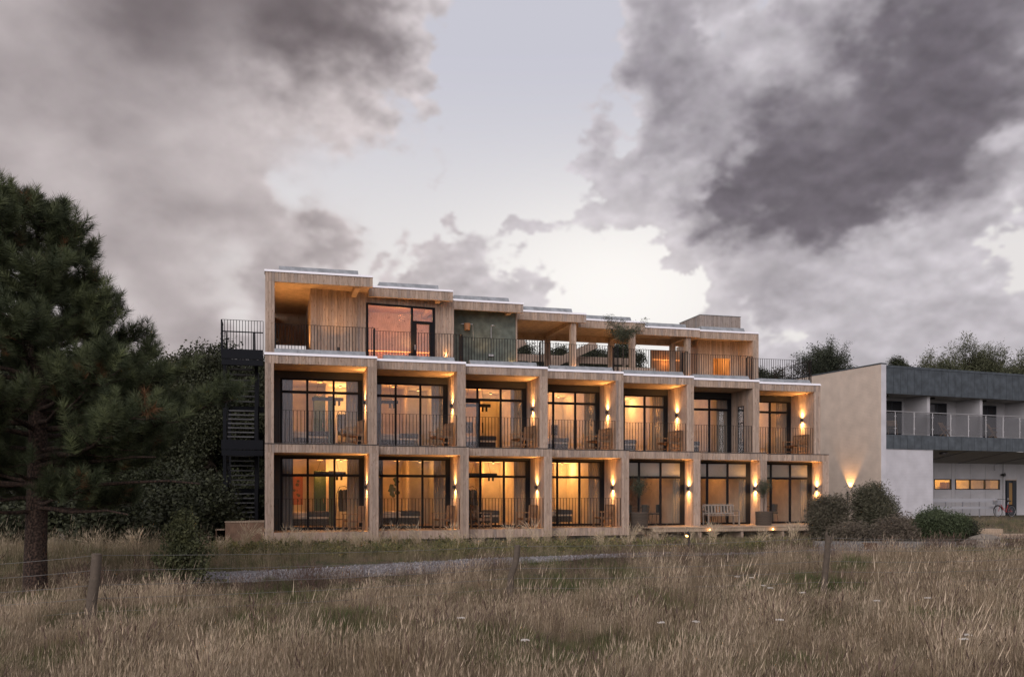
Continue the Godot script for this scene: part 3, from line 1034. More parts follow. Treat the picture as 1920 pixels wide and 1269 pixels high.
func slat_chair(at: Vector3, turn: float, label: String, wide := 0.62, m := "teak", group := "slatted timber chairs on the balconies") -> Node3D:
	# faces local -x; the back is at +x
	var t := thing("balcony_chair", label, "chair", at, turn, group)
	var mt: Material = mats[m]
	var hw := wide / 2
	for z in [-hw, hw]:
		var b := MB.new()
		b.beam(Vector3(-0.27, 0.0, z), Vector3(-0.27, 0.60, z), 0.045, 0.06, Vector3.RIGHT)
		part("leg", b, mt, t)
		b = MB.new()
		b.beam(Vector3(0.26, 0.0, z), Vector3(0.34, 0.90, z), 0.045, 0.06, Vector3.RIGHT)
		part("leg", b, mt, t)
		b = MB.new()
		b.beam(Vector3(-0.33, 0.615, z), Vector3(0.33, 0.615, z), 0.075, 0.028)
		part("armrest", b, mt, t)
		b = MB.new()
		b.beam(Vector3(-0.245, 0.14, z), Vector3(0.25, 0.14, z), 0.03, 0.045)
		part("stretcher", b, mt, t)
		b = MB.new()
		b.beam(Vector3(-0.245, 0.36, z), Vector3(0.26, 0.34, z), 0.03, 0.07)
		part("seat_rail", b, mt, t)
	for k in 7:
		var b := MB.new()
		var x := -0.25 + 0.077 * k
		b.beam(Vector3(x, 0.41 - 0.004 * k, -hw + 0.026), Vector3(x, 0.41 - 0.004 * k, hw - 0.026), 0.062, 0.02)
		part("seat_slat", b, mt, t)
	var b2 := MB.new()
	b2.beam(Vector3(0.335, 0.88, -hw + 0.024), Vector3(0.335, 0.88, hw - 0.024), 0.028, 0.08)
	part("back_rail", b2, mt, t)
	var n := int(wide / 0.095)
	for k in n:
		var z := -hw + 0.05 + (wide - 0.1) * k / (n - 1)
		b2 = MB.new()
		b2.beam(Vector3(0.27, 0.40, z), Vector3(0.325, 0.84, z), 0.05, 0.018, Vector3.RIGHT)
		part("back_slat", b2, mt, t)
	return t

func curtain(u: float, y0: float, y1: float, d: float, w: float, label: String, m := "curtain") -> void:
	var b := MB.new()
	var n := int(w / 0.02)
	var prev := Vector3.ZERO
	for k in n + 1:
		var x := w * k / n
		var p := Vector3(x, 0, 0.035 * sin(x * 52.0) + 0.012 * sin(x * 23.0 + u))
		if k > 0:
			b.quad(prev, prev + Vector3(0, y1 - y0, 0), p + Vector3(0, y1 - y0, 0), p)
		prev = p
	var t := thing("curtain", label, "curtain", V(u, y0, d), 0.0, "curtains inside the tall windows")
	part("cloth", b, mats[m], t)
	b = MB.new()
	b.beam(Vector3(-0.02, y1 - y0 + 0.012, 0), Vector3(w + 0.02, y1 - y0 + 0.012, 0), 0.03, 0.024)
	part("track", b, mats.window_frame, t)

func bed(u: float, yf: float, d: float, w: float, l: float, label: String, cover := "blanket") -> void:
	# headboard against the left wall, lying along x
	var t := thing("bed", label, "bed", V(u, yf, d), 0.0, "beds in the guest rooms")
	boxed("base", Vector3(0.04, 0.10, -w + 0.03), Vector3(l, 0.36, -0.03), mats.bed_dark, t)
	for p in [Vector3(0.12, 0, -0.12), Vector3(l - 0.12, 0, -0.12), Vector3(0.12, 0, -w + 0.12), Vector3(l - 0.12, 0, -w + 0.12)]:
		boxed("leg", p + Vector3(-0.03, 0, -0.03), p + Vector3(0.03, 0.10, 0.03), mats.bed_dark, t)
	soft_box("mattress", Vector3(0.05, 0.361, -w + 0.02), Vector3(l - 0.02, 0.55, -0.02), 0.05, mats.linen_white, t)
	soft_box("duvet", Vector3(0.55, 0.50, -w - 0.02), Vector3(l + 0.02, 0.62, 0.02), 0.05, mats.linen_white, t)
	soft_box("throw", Vector3(l * 0.62, 0.44, -w - 0.03), Vector3(l + 0.03, 0.635, 0.035), 0.04, mats[cover], t)
	for z in [-w * 0.28, -w * 0.74]:
		soft_box("pillow", Vector3(0.08, 0.56, z - 0.28), Vector3(0.50, 0.72, z + 0.28), 0.07, mats.linen_white, t)
	boxed("headboard", Vector3(0.0, 0.0, -w), Vector3(0.038, 0.95, 0.0), mats.bed_dark, t)

func soft_box(called: String, lo: Vector3, hi: Vector3, r: float, m: Material, parent: Node) -> MeshInstance3D:
	# a box with rounded edges
	var b := MB.new()
	var c := (lo + hi) / 2
	var h := (hi - lo) / 2 - Vector3.ONE * r
	h = h.max(Vector3.ONE * 0.001)
	var seg := 8
	var ringn := 16
	for j in seg + 1:
		var ph := PI * j / seg - PI / 2
		for i in ringn + 1:
			var th := TAU * i / ringn
			var nn := Vector3(cos(ph) * cos(th), sin(ph), cos(ph) * sin(th))
			b.v.append(c + Vector3(h.x * sgn(nn.x), h.y * sgn(nn.y), h.z * sgn(nn.z)) + nn * r)
			b.n.append(nn); b.uv.append(Vector2(i, j)); b.c.append(Color.WHITE)
	for j in seg:
		for i in ringn:
			var a := j * (ringn + 1) + i
			var e := a + ringn + 1
			b.ix.append_array(PackedInt32Array([a, a + 1, e, a + 1, e + 1, e]))
	return part(called, b, m, parent)

func sgn(x: float) -> float: return 1.0 if x > 0.001 else (-1.0 if x < -0.001 else 0.0)

func pendant(u: float, y: float, d: float, yc: float, label: String) -> void:
	var t := thing("pendant_lamp", label, "pendant lamp", V(u, y, d), 0.0, "black bar lamps hanging in the guest rooms")
	boxed("bar", Vector3(-0.62, 0, -0.05), Vector3(0.62, 0.13, 0.05), mats.lamp_body, t)
	for x in [-0.5, 0.35]:
		var b := MB.new()
		b.tube([Vector3(x, 0.13, 0), Vector3(x * 0.6, yc - y, 0)], [0.006, 0.006], 5, false)
		part("cord", b, mats.lamp_body, t)
	for x in [0.28, 0.45]:
		var b := MB.new()
		b.tube([Vector3(x, 0.0, 0), Vector3(x, -0.20, 0)], [0.045, 0.045], 10, false)
		part("spot", b, mats.lamp_body, t)
		b = MB.new()
		b.tube([Vector3(x, -0.185, 0), Vector3(x, -0.195, 0)], [0.036, 0.036], 10)
		part("bulb", b, mats.pendant_glow, t)

func bed_lamp(at: Vector3, label: String, energy: float) -> void:
	var t := thing("table_lamp", label, "table lamp", at, 0.0, "lamps on the bedside tables")
	var n := thing("bedside_table", label.replace("small table lamp beside the bed", "dark bedside table under a small lamp"), "bedside table", at, 0.0, "bedside tables")
	boxed("top", Vector3(-0.2, 0.45, -0.2), Vector3(0.2, 0.48, 0.2), mats.walnut, n)
	for x in [-0.17, 0.17]:
		boxed("leg", Vector3(x - 0.02, 0, -0.19), Vector3(x + 0.02, 0.45, -0.15), mats.walnut, n)
		boxed("leg", Vector3(x - 0.02, 0, 0.15), Vector3(x + 0.02, 0.45, 0.19), mats.walnut, n)
	var b := MB.new()
	b.tube([Vector3(0, 0.481, 0), Vector3(0, 0.50, 0), Vector3(0, 0.505, 0), Vector3(0, 0.78, 0)], [0.07, 0.07, 0.012, 0.012], 10)
	part("foot", b, mats.lamp_body, t)
	b = MB.new()
	b.tube([Vector3(0, 0.74, 0), Vector3(0, 0.92, 0)], [0.13, 0.07], 14, false)
	part("shade", b, mats.lamp_soft, t)
	lamp_point(at + Vector3(0, 0.84, 0), energy, Color(1.0, 0.72, 0.40), 0.05)

func leaf_branch(at: Vector3, right: Vector3, label: String) -> void:
	# a vase with a branch of big round leaves, on the wall side of the bed
	var t := thing("leaf_branch", label, "wall branch", at)
	var b := MB.new()
	b.tube([Vector3.ZERO, right * 0.05 + Vector3(0, 0.3, 0), right * 0.02 + Vector3(0, 0.62, 0), right * 0.16 + Vector3(0, 0.98, 0)], [0.008, 0.007, 0.006, 0.004], 5)
	part("stem", b, mats.walnut, t)
	for k in [[0.18, 0.92, 0.12], [0.10, 1.02, 0.10], [0.14, 0.80, 0.08], [-0.06, 0.72, 0.11], [-0.10, 0.55, 0.12], [0.04, 0.58, 0.11], [-0.04, 0.40, 0.11], [0.20, 0.44, 0.12], [0.02, 0.32, 0.09]]:
		b = MB.new()
		var c: Vector3 = right * k[0] + Vector3(0, k[1], 0)
		var f := right.cross(Vector3.UP).normalized()
		var pts := []
		for j in 9:
			var a := TAU * j / 9.0
			var r: float = k[2] * (0.75 + 0.3 * absf(sin(a * 2.5 + k[0] * 9.0)))
			pts.append(c + (right * cos(a) + Vector3.UP * sin(a)) * r + f * 0.02 * sin(a * 3.0))
		for j in 9:
			b.tri(c + f * 0.015, pts[j], pts[(j + 1) % 9], f)
		part("leaf", b, mats.leaf_house, t)

func clothes_rack(at: Vector3, label: String) -> void:
	var t := thing("clothes_rack", label, "clothes rack", at, 0.0, "clothes stands in the guest rooms")
	var b := MB.new()
	b.tube([Vector3(-0.32, 0, 0), Vector3(-0.26, 1.35, 0), Vector3(-0.15, 1.62, 0), Vector3(0.05, 1.66, 0), Vector3(0.22, 1.55, 0), Vector3(0.30, 0, 0)], [0.014, 0.014, 0.014, 0.014, 0.014, 0.014], 6)
	part("frame", b, mats.lamp_body, t)
	b = MB.new()
	b.beam(Vector3(-0.36, 0.28, 0), Vector3(0.34, 0.28, 0), 0.30, 0.03)
	part("shelf", b, mats.walnut, t)
	for k in [[-0.10, "cloth_black"], [0.04, "cloth_grey"], [0.14, "cloth_black"]]:
		b = MB.new()
		var x: float = k[0]
		b.tube([Vector3(x, 1.52, 0), Vector3(x, 1.44, 0), Vector3(x, 1.20, 0.01), Vector3(x + 0.02, 0.85, 0.02), Vector3(x + 0.03, 0.62, 0)], [0.02, 0.11, 0.12, 0.13, 0.10], 9)
		part("coat", b, mats[k[1]], t)

func picture(at: Vector3, right: Vector3, w: float, h: float, label: String) -> void:
	var t := thing("wall_print", label, "picture", at)
	var f := right.cross(Vector3.UP).normalized()
	var b := MB.new()
	b.beam(Vector3.ZERO - right * w / 2, right * w / 2, 0.02, h)
	part("panel", b, mats.canvas_rust, t)
	var rr := RandomNumberGenerator.new()
	rr.seed = 4
	b = MB.new()
	for k in 16:
		var c := right * rr.randf_range(-0.4, 0.4) * w + Vector3.UP * rr.randf_range(-0.42, 0.42) * h + f * 0.013
		var s := rr.randf_range(0.03, 0.10)
		var n := 7
		for j in n:
			var a0 := TAU * j / n
			var a1 := TAU * (j + 1) / n
			b.tri(c, c + (right * cos(a0) + Vector3.UP * sin(a0)) * s, c + (right * cos(a1) + Vector3.UP * sin(a1)) * s * 0.7, f)
	part("print", b, mats.print_dark, t)

func simple_chair(at: Vector3, turn: float, label: String) -> void:
	# dining chair with a shell back, facing local +z
	var t := thing("dining_chair", label, "chair", at, turn, "black chairs in the dining room")
	for p in [Vector3(-0.19, 0, -0.19), Vector3(0.19, 0, -0.19), Vector3(-0.19, 0, 0.19), Vector3(0.19, 0, 0.19)]:
		var b := MB.new()
		b.tube([p * 1.15, p * 0.9 + Vector3(0, 0.43, 0)], [0.011, 0.014], 6)
		part("leg", b, mats.lamp_body, t)
	soft_box("seat", Vector3(-0.23, 0.42, -0.22), Vector3(0.23, 0.48, 0.23), 0.028, mats.leather_black, t)
	var b2 := MB.new()
	for k in 8:
		var a0 := -0.9 + 1.8 * k / 8.0
		var a1 := -0.9 + 1.8 * (k + 1) / 8.0
		var p0 := Vector3(sin(a0) * 0.25, 0.50, -cos(a0) * 0.25)
		var p1 := Vector3(sin(a1) * 0.25, 0.50, -cos(a1) * 0.25)
		b2.quad(p0, p0 * Vector3(1.08, 1, 1.08) + Vector3(0, 0.36, 0), p1 * Vector3(1.08, 1, 1.08) + Vector3(0, 0.36, 0), p1)
		var q := Vector3(1.06, 1, 1.06)
		b2.quad(p1 * q, p1 * q * Vector3(1.08, 1, 1.08) + Vector3(0, 0.36, 0), p0 * q * Vector3(1.08, 1, 1.08) + Vector3(0, 0.36, 0), p0 * q)
		b2.quad(p0 * Vector3(1.08, 1, 1.08) + Vector3(0, 0.36, 0), p0 * q * Vector3(1.08, 1, 1.08) + Vector3(0, 0.36, 0), p1 * q * Vector3(1.08, 1, 1.08) + Vector3(0, 0.36, 0), p1 * Vector3(1.08, 1, 1.08) + Vector3(0, 0.36, 0))
	part("backrest", b2, mats.leather_black, t)

func table(at: Vector3, w: float, l: float, label: String) -> void:
	var t := thing("dining_table", label, "table", at, 0.0, "tables in the dining room")
	boxed("top", Vector3(-w / 2, 0.71, -l / 2), Vector3(w / 2, 0.745, l / 2), mats.walnut, t)
	for p in [Vector3(-w / 2 + 0.08, 0, -l / 2 + 0.08), Vector3(w / 2 - 0.08, 0, -l / 2 + 0.08), Vector3(-w / 2 + 0.08, 0, l / 2 - 0.08), Vector3(w / 2 - 0.08, 0, l / 2 - 0.08)]:
		boxed("leg", p - Vector3(0.02, 0, 0.02), p + Vector3(0.02, 0.709, 0.02), mats.lamp_body, t)

func furnish() -> void:
	for level in 2:
		for i in 7:
			var d := d1(i) if level == 0 else d2(i)
			var dining := level == 0 and i >= 4
			var rec := (0.85 if dining else 2.0) if level == 0 else 1.95
			var yf := 0.44 if level == 0 else 3.622
			var yc := 3.26 if level == 0 else 6.47
			var ui := u_right(i) - 0.33
			var ul := u_left(i) + (0.31 if i == 0 else 0.0)
			var g := d + rec + 0.12
			var fl: String = FLOOR_NAME[level]
			var bay: String = ORD[i]
			# the lamp on the right-hand wall
			if not (level == 1 and i == 5):
				var ly := yf + (1.62 if not dining else 1.58)
				wall_lamp(V(ui - 0.001, ly, d + (0.95 if not dining else 0.42)), Vector3.LEFT, "black up-down wall lamp on the %s" % bay_words(level, i))
			# room light
			var e: float = [[2.6, 1.9, 3.6, 1.4, 0.45, 0.6, 0.45], [2.2, 1.8, 2.7, 2.1, 2.4, 1.0, 1.5]][level][i]
			var lx: float = (ul + ui) / 2 + [0.5, -0.2, 0.3, 0.0, 0.3, 0.4, 0.2][i]
			var ld: float = g + [3.0, 2.6, 3.4, 2.4, 2.8, 3.0, 2.6][(i + level) % 7]
			if not dining:
				e *= 0.46
				lx = minf(lx, ui - 1.5)
				ld = minf(ld, g + 2.9)
				# passage light, and a lamp by the bed in most rooms
				lamp_point(V(ui - 0.56, yc - 0.35, g + 4.0), [1.2, 0.3, 1.5, 0.18, 0.6, 0.25, 0.8][(i * 3 + level * 2) % 7], Color(1.0, 0.75, 0.45), 0.08)
				var pl := thing("passage_lamp", "small round passage lamp in the %s room, %s bay from the steel staircase" % [fl, bay], "ceiling lamp", V(ui - 0.56, yc - 0.021, g + 4.0), 0.0, "passage lamps of the guest rooms")
				var pb := MB.new()
				pb.tube([Vector3.ZERO, Vector3(0, -0.06, 0)], [0.07, 0.07], 12)
				part("shade", pb, mats.lamp_body, pl)
				pb = MB.new()
				pb.tube([Vector3(0, -0.061, 0), Vector3(0, -0.07, 0)], [0.055, 0.05], 12)
				part("diffuser", pb, mats.pendant_glow, pl)
				if (i + level) % 3 != 2:
					bed_lamp(V(ul + 0.32, yf + 0.02, g + 3.15), "small table lamp beside the bed, %s room, %s bay from the steel staircase" % [fl, bay], 0.35)
			lamp_point(V(lx, yc - 0.55, ld), e, Color(1.0, 0.67, 0.35), 0.12)
			var cb := thing("ceiling_lamp", "round ceiling lamp in the %s room behind the %s bay from the steel staircase" % [fl, bay], "ceiling lamp", V(lx, yc - 0.02, ld), 0.0, "ceiling lamps in the rooms")
			var b := MB.new()
			b.tube([Vector3(0, 0, 0), Vector3(0, -0.05, 0)], [0.14, 0.15], 16)
			part("rim", b, mats.lamp_body, cb)
			b = MB.new()
			b.tube([Vector3(0, -0.051, 0), Vector3(0, -0.07, 0)], [0.13, 0.11], 16)
			part("diffuser", b, mats.lamp_soft, cb)
			# curtains
			curtain(ui - (0.62 if not dining else 0.42), yf + 0.03, yc - 0.10, g + 0.16, 0.52 if not dining else 0.36, "pleated curtain by the wall lamp, %s %s bay from the steel staircase" % [fl, bay])
			if not dining:
				curtain(ul + 0.08, yf + 0.03, yc - 0.10, g + 0.16, 0.62 if i == 0 else 0.40, "grey curtain drawn aside opposite the wall lamp, %s %s bay from the staircase" % [fl, bay], "curtain_grey")
				if not (level == 1 and i == 5):
					slat_chair(V(ui - 0.52, yf, d + 0.75), 0.25 if level == 0 else 0.12, "slatted timber %s on the %s" % ["armchair" if level == 0 else "bench", bay_words(level, i)], 0.60 if level == 0 else 1.05)
				bed(ul + 0.04, yf + 0.02, g + 1.1, 1.7, 2.05, "double bed in the %s room, %s bay from the steel staircase" % [fl, bay])
	# a second, half-hidden chair and a small table on two balconies
	slat_chair(V(u_left(2) + 0.75, 0.44, d1(2) + 0.7), PI + 0.3, "slatted timber armchair turned towards the lamp, ground-floor third bay", 0.60)
	# bar lamps
	for k in [[0, 0, 2.05], [0, 2, 1.05], [1, 0, 2.0], [1, 1, 0.3], [1, 2, 0.9]]:
		var i: int = k[1]
		var lv: int = k[0]
		var d := d1(i) + 2.0 if lv == 0 else d2(i) + 1.95
		var yc := 3.26 if lv == 0 else 6.47
		pendant(u_left(i) + k[2] + 0.4, yc - (0.72 if lv == 0 else 0.95), d + 1.5, yc - 0.02, "black bar lamp hanging in the %s room, %s bay from the steel staircase" % [FLOOR_NAME[lv], ORD[i]])
	# green wardrobes, prints, racks
	for k in [[0, 0, 1.95, 0.85], [1, 0, 1.95, 0.85], [0, 2, 0.15, 0.8]]:
		var i: int = k[1]
		var lv: int = k[0]
		var d := d1(i) + 2.1 if lv == 0 else d2(i) + 2.05
		var yf := 0.46 if lv == 0 else 3.642
		var t := thing("wardrobe", "bottle-green wardrobe in the %s room, %s bay from the steel staircase" % [FLOOR_NAME[lv], ORD[i]], "wardrobe", V(u_left(i) + k[2], yf, d + 3.6), 0.0, "green wardrobes")
		boxed("carcass", Vector3(0, 0, -0.6), Vector3(k[3], 2.30, -0.022), mats.bottle_green, t)
		boxed("door", Vector3(0.004, 0.02, -0.020), Vector3(k[3] / 2 - 0.003, 2.28, 0), mats.bottle_green, t)
		boxed("door", Vector3(k[3] / 2 + 0.003, 0.02, -0.020), Vector3(k[3] - 0.004, 2.28, 0), mats.bottle_green, t)
		boxed("handle", Vector3(k[3] / 2 - 0.06, 0.95, 0.001), Vector3(k[3] / 2 - 0.04, 1.15, 0.02), mats.copper_wood, t)
	picture(V(u_left(0) + 1.05, 1.95, d1(0) + 2.1 + 4.97), Vector3.RIGHT, 0.95, 1.25, "rust-coloured print with dark leaf shapes on the ground-floor room wall")
	leaf_branch(V(u_left(1) + 1.35, 1.40, d1(1) + 2.1 + 3.9), Vector3.RIGHT, "branch of big dark leaves over the ground-floor bed, second bay")
	clothes_rack(V(u_left(0) + 3.10, 0.46, d1(0) + 5.2), "clothes stand with dark coats in the ground-floor first-bay room")
	clothes_rack(V(u_left(2) + 1.30, 0.46, d1(2) + 5.0), "clothes stand with dark coats in the ground-floor third-bay room")
	clothes_rack(V(u_left(0) + 3.10, 3.642, d2(0) + 5.2), "clothes stand with dark coats in the middle-floor first-bay room")
	for k in [[0, 2, 1.65], [1, 2, 2.0], [1, 4, 1.1], [1, 6, 1.5], [1, 3, 2.4]]:
		var i: int = k[1]
		var lv: int = k[0]
		var d := d1(i) + 2.1 if lv == 0 else d2(i) + 2.05
		var yf := 0.46 if lv == 0 else 3.642
		var t := thing("television", "black wall television in the %s room, %s bay from the steel staircase" % [FLOOR_NAME[lv], ORD[i]], "television", V(u_left(i) + k[2], yf + 1.25, d + 4.97), 0.0, "televisions on the room walls")
		boxed("screen", Vector3(-0.42, -0.25, 0.02), Vector3(0.42, 0.25, 0.05), mats.leather_black, t)
		boxed("mount", Vector3(-0.15, -0.12, -0.02), Vector3(0.15, 0.12, 0.019), mats.lamp_body, t)
	# dining room
	for i in [4, 5, 6]:
		var d := d1(i) + 0.97
		table(V(u_left(i) + 1.15, 0.46, d + 1.4), 1.5, 0.8, "dark dining table inside the %s ground-floor bay from the steel staircase" % ORD[i])
		simple_chair(V(u_left(i) + 0.75, 0.46, d + 0.72), PI, "black shell chair at the window side, %s bay from the staircase, nearer the staircase" % ORD[i])
		simple_chair(V(u_left(i) + 1.55, 0.46, d + 0.75), PI + 0.3, "black shell chair at the window side, %s bay from the staircase, nearer the curtain" % ORD[i])
		simple_chair(V(u_left(i) + 1.2, 0.46, d + 2.1), 0.0, "black shell chair behind the dining table, %s bay from the staircase" % ORD[i])
		if i < 6:
			simple_chair(V(u_left(i) + 2.25, 0.46, d + 1.1), -PI / 2, "black shell chair at the table end, %s bay from the staircase" % ORD[i])
	terrace_things()

func round_basket(at: Vector3, r: float, h: float, label: String) -> Node3D:
	var t := thing("wicker_planter", label, "planter", at, 0.0, "woven planters on the dining terrace")
	var b := MB.new()
	var rows := int(h / 0.035)
	for j in rows:
		var pts := []
		var rad := []
		var off := 0.5 * (j % 2)
		for k in 37:
			var a := TAU * k / 36.0
			var rr := r * (0.95 + 0.05 * j / rows) + 0.012 * sin((k + off * 2.0) * PI / 1.0 + j * PI) + rng.randf_range(-0.006, 0.006)
			pts.append(Vector3(cos(a) * rr, 0.02 + j * 0.035 + rng.randf_range(-0.004, 0.004), sin(a) * rr))
			rad.append(0.017)
		pts[36] = pts[0]
		var g := rng.randf_range(0.7, 1.25)
		b.col = Color(g, g, g)
		b.tube(pts, rad, 5, false)
	part("weave", b, mats.wicker, t, "stuff")
	b = MB.new()
	b.tube([Vector3.ZERO, Vector3(0, h - 0.08, 0)], [r * 0.9, r * 0.92], 16)
	part("soil", b, mats.earth, t)
	return t

func terrace_things() -> void:
	# garden bench of the dining terrace
	var i := 5
	var at := V(u_left(5) + 1.15, 0.45, d1(5) - 0.15)
	var t := thing("garden_bench", "weathered grey slatted bench on the dining terrace", "bench", at, 0.0)
	var mt: Material = mats.teak_grey
	for x in [-0.72, 0.72]:
		var b := MB.new()
		b.beam(Vector3(x, 0, 0.25), Vector3(x, 0.60, 0.25), 0.05, 0.06, Vector3.BACK)
		part("leg", b, mt, t)
		b = MB.new()
		b.beam(Vector3(x, 0, -0.22), Vector3(x, 0.88, -0.30), 0.05, 0.06, Vector3.BACK)
		part("leg", b, mt, t)
		b = MB.new()
		b.beam(Vector3(x, 0.615, 0.28), Vector3(x, 0.615, -0.27), 0.06, 0.03)
		part("armrest", b, mt, t)
	for k in 6:
		var b := MB.new()
		b.beam(Vector3(-0.70, 0.42, 0.24 - 0.08 * k), Vector3(0.70, 0.42, 0.24 - 0.08 * k), 0.065, 0.022)
		part("seat_slat", b, mt, t)
	for y in [0.50, 0.86]:
		var b := MB.new()
		b.beam(Vector3(-0.69, y, -0.265 - (y - 0.5) * 0.1), Vector3(0.69, y, -0.265 - (y - 0.5) * 0.1), 0.025, 0.07)
		part("back_rail", b, mt, t)
	for k in 9:
		var x := -0.60 + 0.15 * k
		var b := MB.new()
		b.beam(Vector3(x, 0.54, -0.262), Vector3(x, 0.82, -0.290), 0.075, 0.016, Vector3.BACK)
		part("back_slat", b, mt, t)
	# dining terrace of pale boards, its front lights
	var deck := thing("dining_terrace", "low pale timber terrace in front of the dining room", "terrace")
	for k in 15:
		var b := MB.new()
		var a := 33.75 + 0.145 * k
		ubox(b, u_right(3) + 0.12 + 0.04 * (14 - k), u_right(6) + 0.12 - 0.0 * k, 0.405, 0.44, a, a + 0.138)
		if a + 0.14 < d1(4) - 0.02:
			part("deck_board", b, mats.deck_pale, deck)
	var fb := MB.new()
	ubox(fb, u_right(3) + 0.75, u_right(6) + 0.10, 0.26, 0.40, 33.78, 33.82)
	part("front_board", fb, mats.deck_pale, deck)
	for k in 6:
		ub("joist", u_right(3) + 0.9 + 1.9 * k, u_right(3) + 1.0 + 1.9 * k, -0.1, 0.40, 33.83, 34.9, "timber_grey", deck)
	# deck in front of the further bays, which stand back
	for k in 12:
		var a := 34.98 + 0.145 * k
		if a < d1(6) - 0.2:
			ub("deck_board", u_left(5) + 0.02 if a < d1(5) - 0.15 else u_left(6) + 0.02, u_right(6) + 0.12, 0.405, 0.44, a - 0.02, a + 0.118, "deck_pale", deck)
	for k in [[17.3, 33.76, "below the first woven planter"], [20.2, 33.76, "below the grey bench"], [24.3, 33.76, "beside the tall shrubs"]]:
		var l := thing("deck_light", "small round light let into the terrace edge " + k[2], "deck light", V(k[0], 0.33, k[1]), 0.0, "lights in the terrace edge")
		var b := MB.new()
		b.tube([Vector3(0, 0, 0.02), Vector3(0, 0, -0.02)], [0.03, 0.03], 10)
		part("lens", b, mats.lamp_glow, l)
		lamp_point(V(k[0], 0.33, k[1] - 0.06), 0.04, WARM, 0.02)
	var p1 := round_basket(V(u_right(3) + 0.52, 0.44, d1(4) - 0.35), 0.36, 0.62, "woven planter with a young olive beside the dining room's first window")
	var p2 := round_basket(V(u_right(5) - 0.42, 0.44, d1(6) - 0.95), 0.34, 0.60, "woven planter with a thin olive beside the grey bench")
	olive(p1.position + Vector3(0.0, 0.5, 0), 1.55, 0.36, "young olive tree in the woven planter by the first dining window")
	olive(p2.position + Vector3(0.0, 0.5, 0), 1.40, 0.32, "thin olive tree in the woven planter by the grey bench")
	# roof terrace
	var pl := thing("terrace_planter", "timber planter box on the roof terrace under the olive", "planter", V(15.9, 6.87, 39.4), 0.0)
	boxed("box", Vector3(-0.9, 0, -0.4), Vector3(1.35, 0.75, 0.4), mats.timber_grey, pl)
	boxed("soil", Vector3(-0.85, 0.751, -0.35), Vector3(1.30, 0.77, 0.35), mats.earth, pl)
	olive(V(15.75, 7.60, 39.4), 2.2, 0.85, "wide olive tree in the timber planter on the roof terrace", 1.35, 34)
	for k in [[11.6, "nearer the green shower wall"], [13.05, "beside the canopy post"]]:
		var s := thing("terrace_sofa", "dark grey sofa on the roof terrace, " + k[1], "sofa", V(k[0], 6.87, 40.3), 0.0, "sofas under the canopies")
		soft_box("seat", Vector3(-0.65, 0.06, -0.4), Vector3(0.65, 0.42, 0.4), 0.06, mats.cloth_grey, s)
		soft_box("backrest", Vector3(-0.65, 0.43, 0.18), Vector3(0.65, 0.82, 0.42), 0.06, mats.cloth_grey, s)
		for x in [-0.55, 0.55]:
			boxed("foot", Vector3(x - 0.03, 0, -0.3), Vector3(x + 0.03, 0.08, -0.24), mats.lamp_body, s)
	# low lamps on the roof floor
	wall_lamp(V(7.0, 7.42, 37.28), Vector3(0.11, 0, 1).normalized(), "small wall lamp on the pier beside the sauna window", 0.14, 0.28, 30.0, "low lamps of the roof terrace")
	wall_lamp(V(10.30, 7.32, 38.90), Vector3.BACK, "small wall lamp at the edge of the green shower wall", 0.14, 0.28, 30.0, "low lamps of the roof terrace")
	wall_lamp(V(u_right(3) - 0.50, 7.32, D3[3] + 0.168), Vector3.BACK, "small wall lamp on the canopy post beside the sofas", 0.14, 0.28, 30.0, "low lamps of the roof terrace")
	wall_lamp(V(u_right(5) - 0.50, 7.32, D3[5] + 0.168), Vector3.BACK, "small wall lamp on the canopy post beside the lit doorway", 0.14, 0.28, 30.0, "low lamps of the roof terrace")
	wall_lamp(V(0.082, 7.75, 36.2), Vector3.RIGHT, "wall lamp on the inner face of the roof-floor corner wall", 0.35, 0.25, 35.0, "low lamps of the roof terrace")
	# soft light under the first canopies
	lamp_spot(V(0.9, 7.6, 37.6), Vector3(0.25, 1, 0.1), 3.2, WARM, 70.0, 0.9, 0.05)
	lamp_spot(V(5.4, 7.6, 36.75), Vector3(0, 1, 0), 2.4, WARM, 70.0, 0.9, 0.05)
	lamp_spot(V(2.5, 7.6, 36.0), Vector3(0, 1, 0.1), 2.4, WARM, 65.0, 0.9, 0.05)
	lamp_spot(V(9.0, 7.6, 38.35), Vector3(0, 1, 0), 0.9, WARM, 60.0, 0.9, 0.05)
	lamp_spot(V(12.6, 7.6, 41.2), Vector3(0, 1, 0), 1.3, WARM, 70.0, 0.9, 0.05)
	lamp_spot(V(16.6, 7.6, 42.4), Vector3(0, 1, 0), 1.3, WARM, 70.0, 0.9, 0.05)
	lamp_spot(V(22.9, 7.6, 42.9), Vector3(0, 1, 0), 2.0, WARM, 70.0, 0.9, 0.05)
	for k in [[0.9, 37.6, "under the first canopy"], [5.4, 36.75, "in front of the sauna window"], [2.5, 36.0, "in front of the boarded sauna wall"], [9.0, 38.35, "in front of the green shower wall"], [12.6, 41.2, "behind the dark sofas"], [16.6, 42.4, "behind the planter box"], [22.9, 42.9, "in front of the lit doorway"]]:
		var fl := thing("floor_uplight", "small black floor uplight " + k[2], "floor lamp", V(k[0], 6.87, k[1]), 0.0, "floor uplights of the roof terrace")
		var b := MB.new()
		b.tube([Vector3.ZERO, Vector3(0, 0.66, 0)], [0.05, 0.05], 10, false)
		part("body", b, mats.lamp_body, fl)
		b = MB.new()
		b.tube([Vector3(0, 0.62, 0), Vector3(0, 0.64, 0)], [0.04, 0.04], 10)
		part("bulb", b, mats.lamp_glow, fl)
	# shower fittings
	var bk := thing("shower_bucket", "tipping wooden bucket hung on the green shower wall", "bucket", V(8.22, 9.10, 38.72))
	var bb := MB.new()
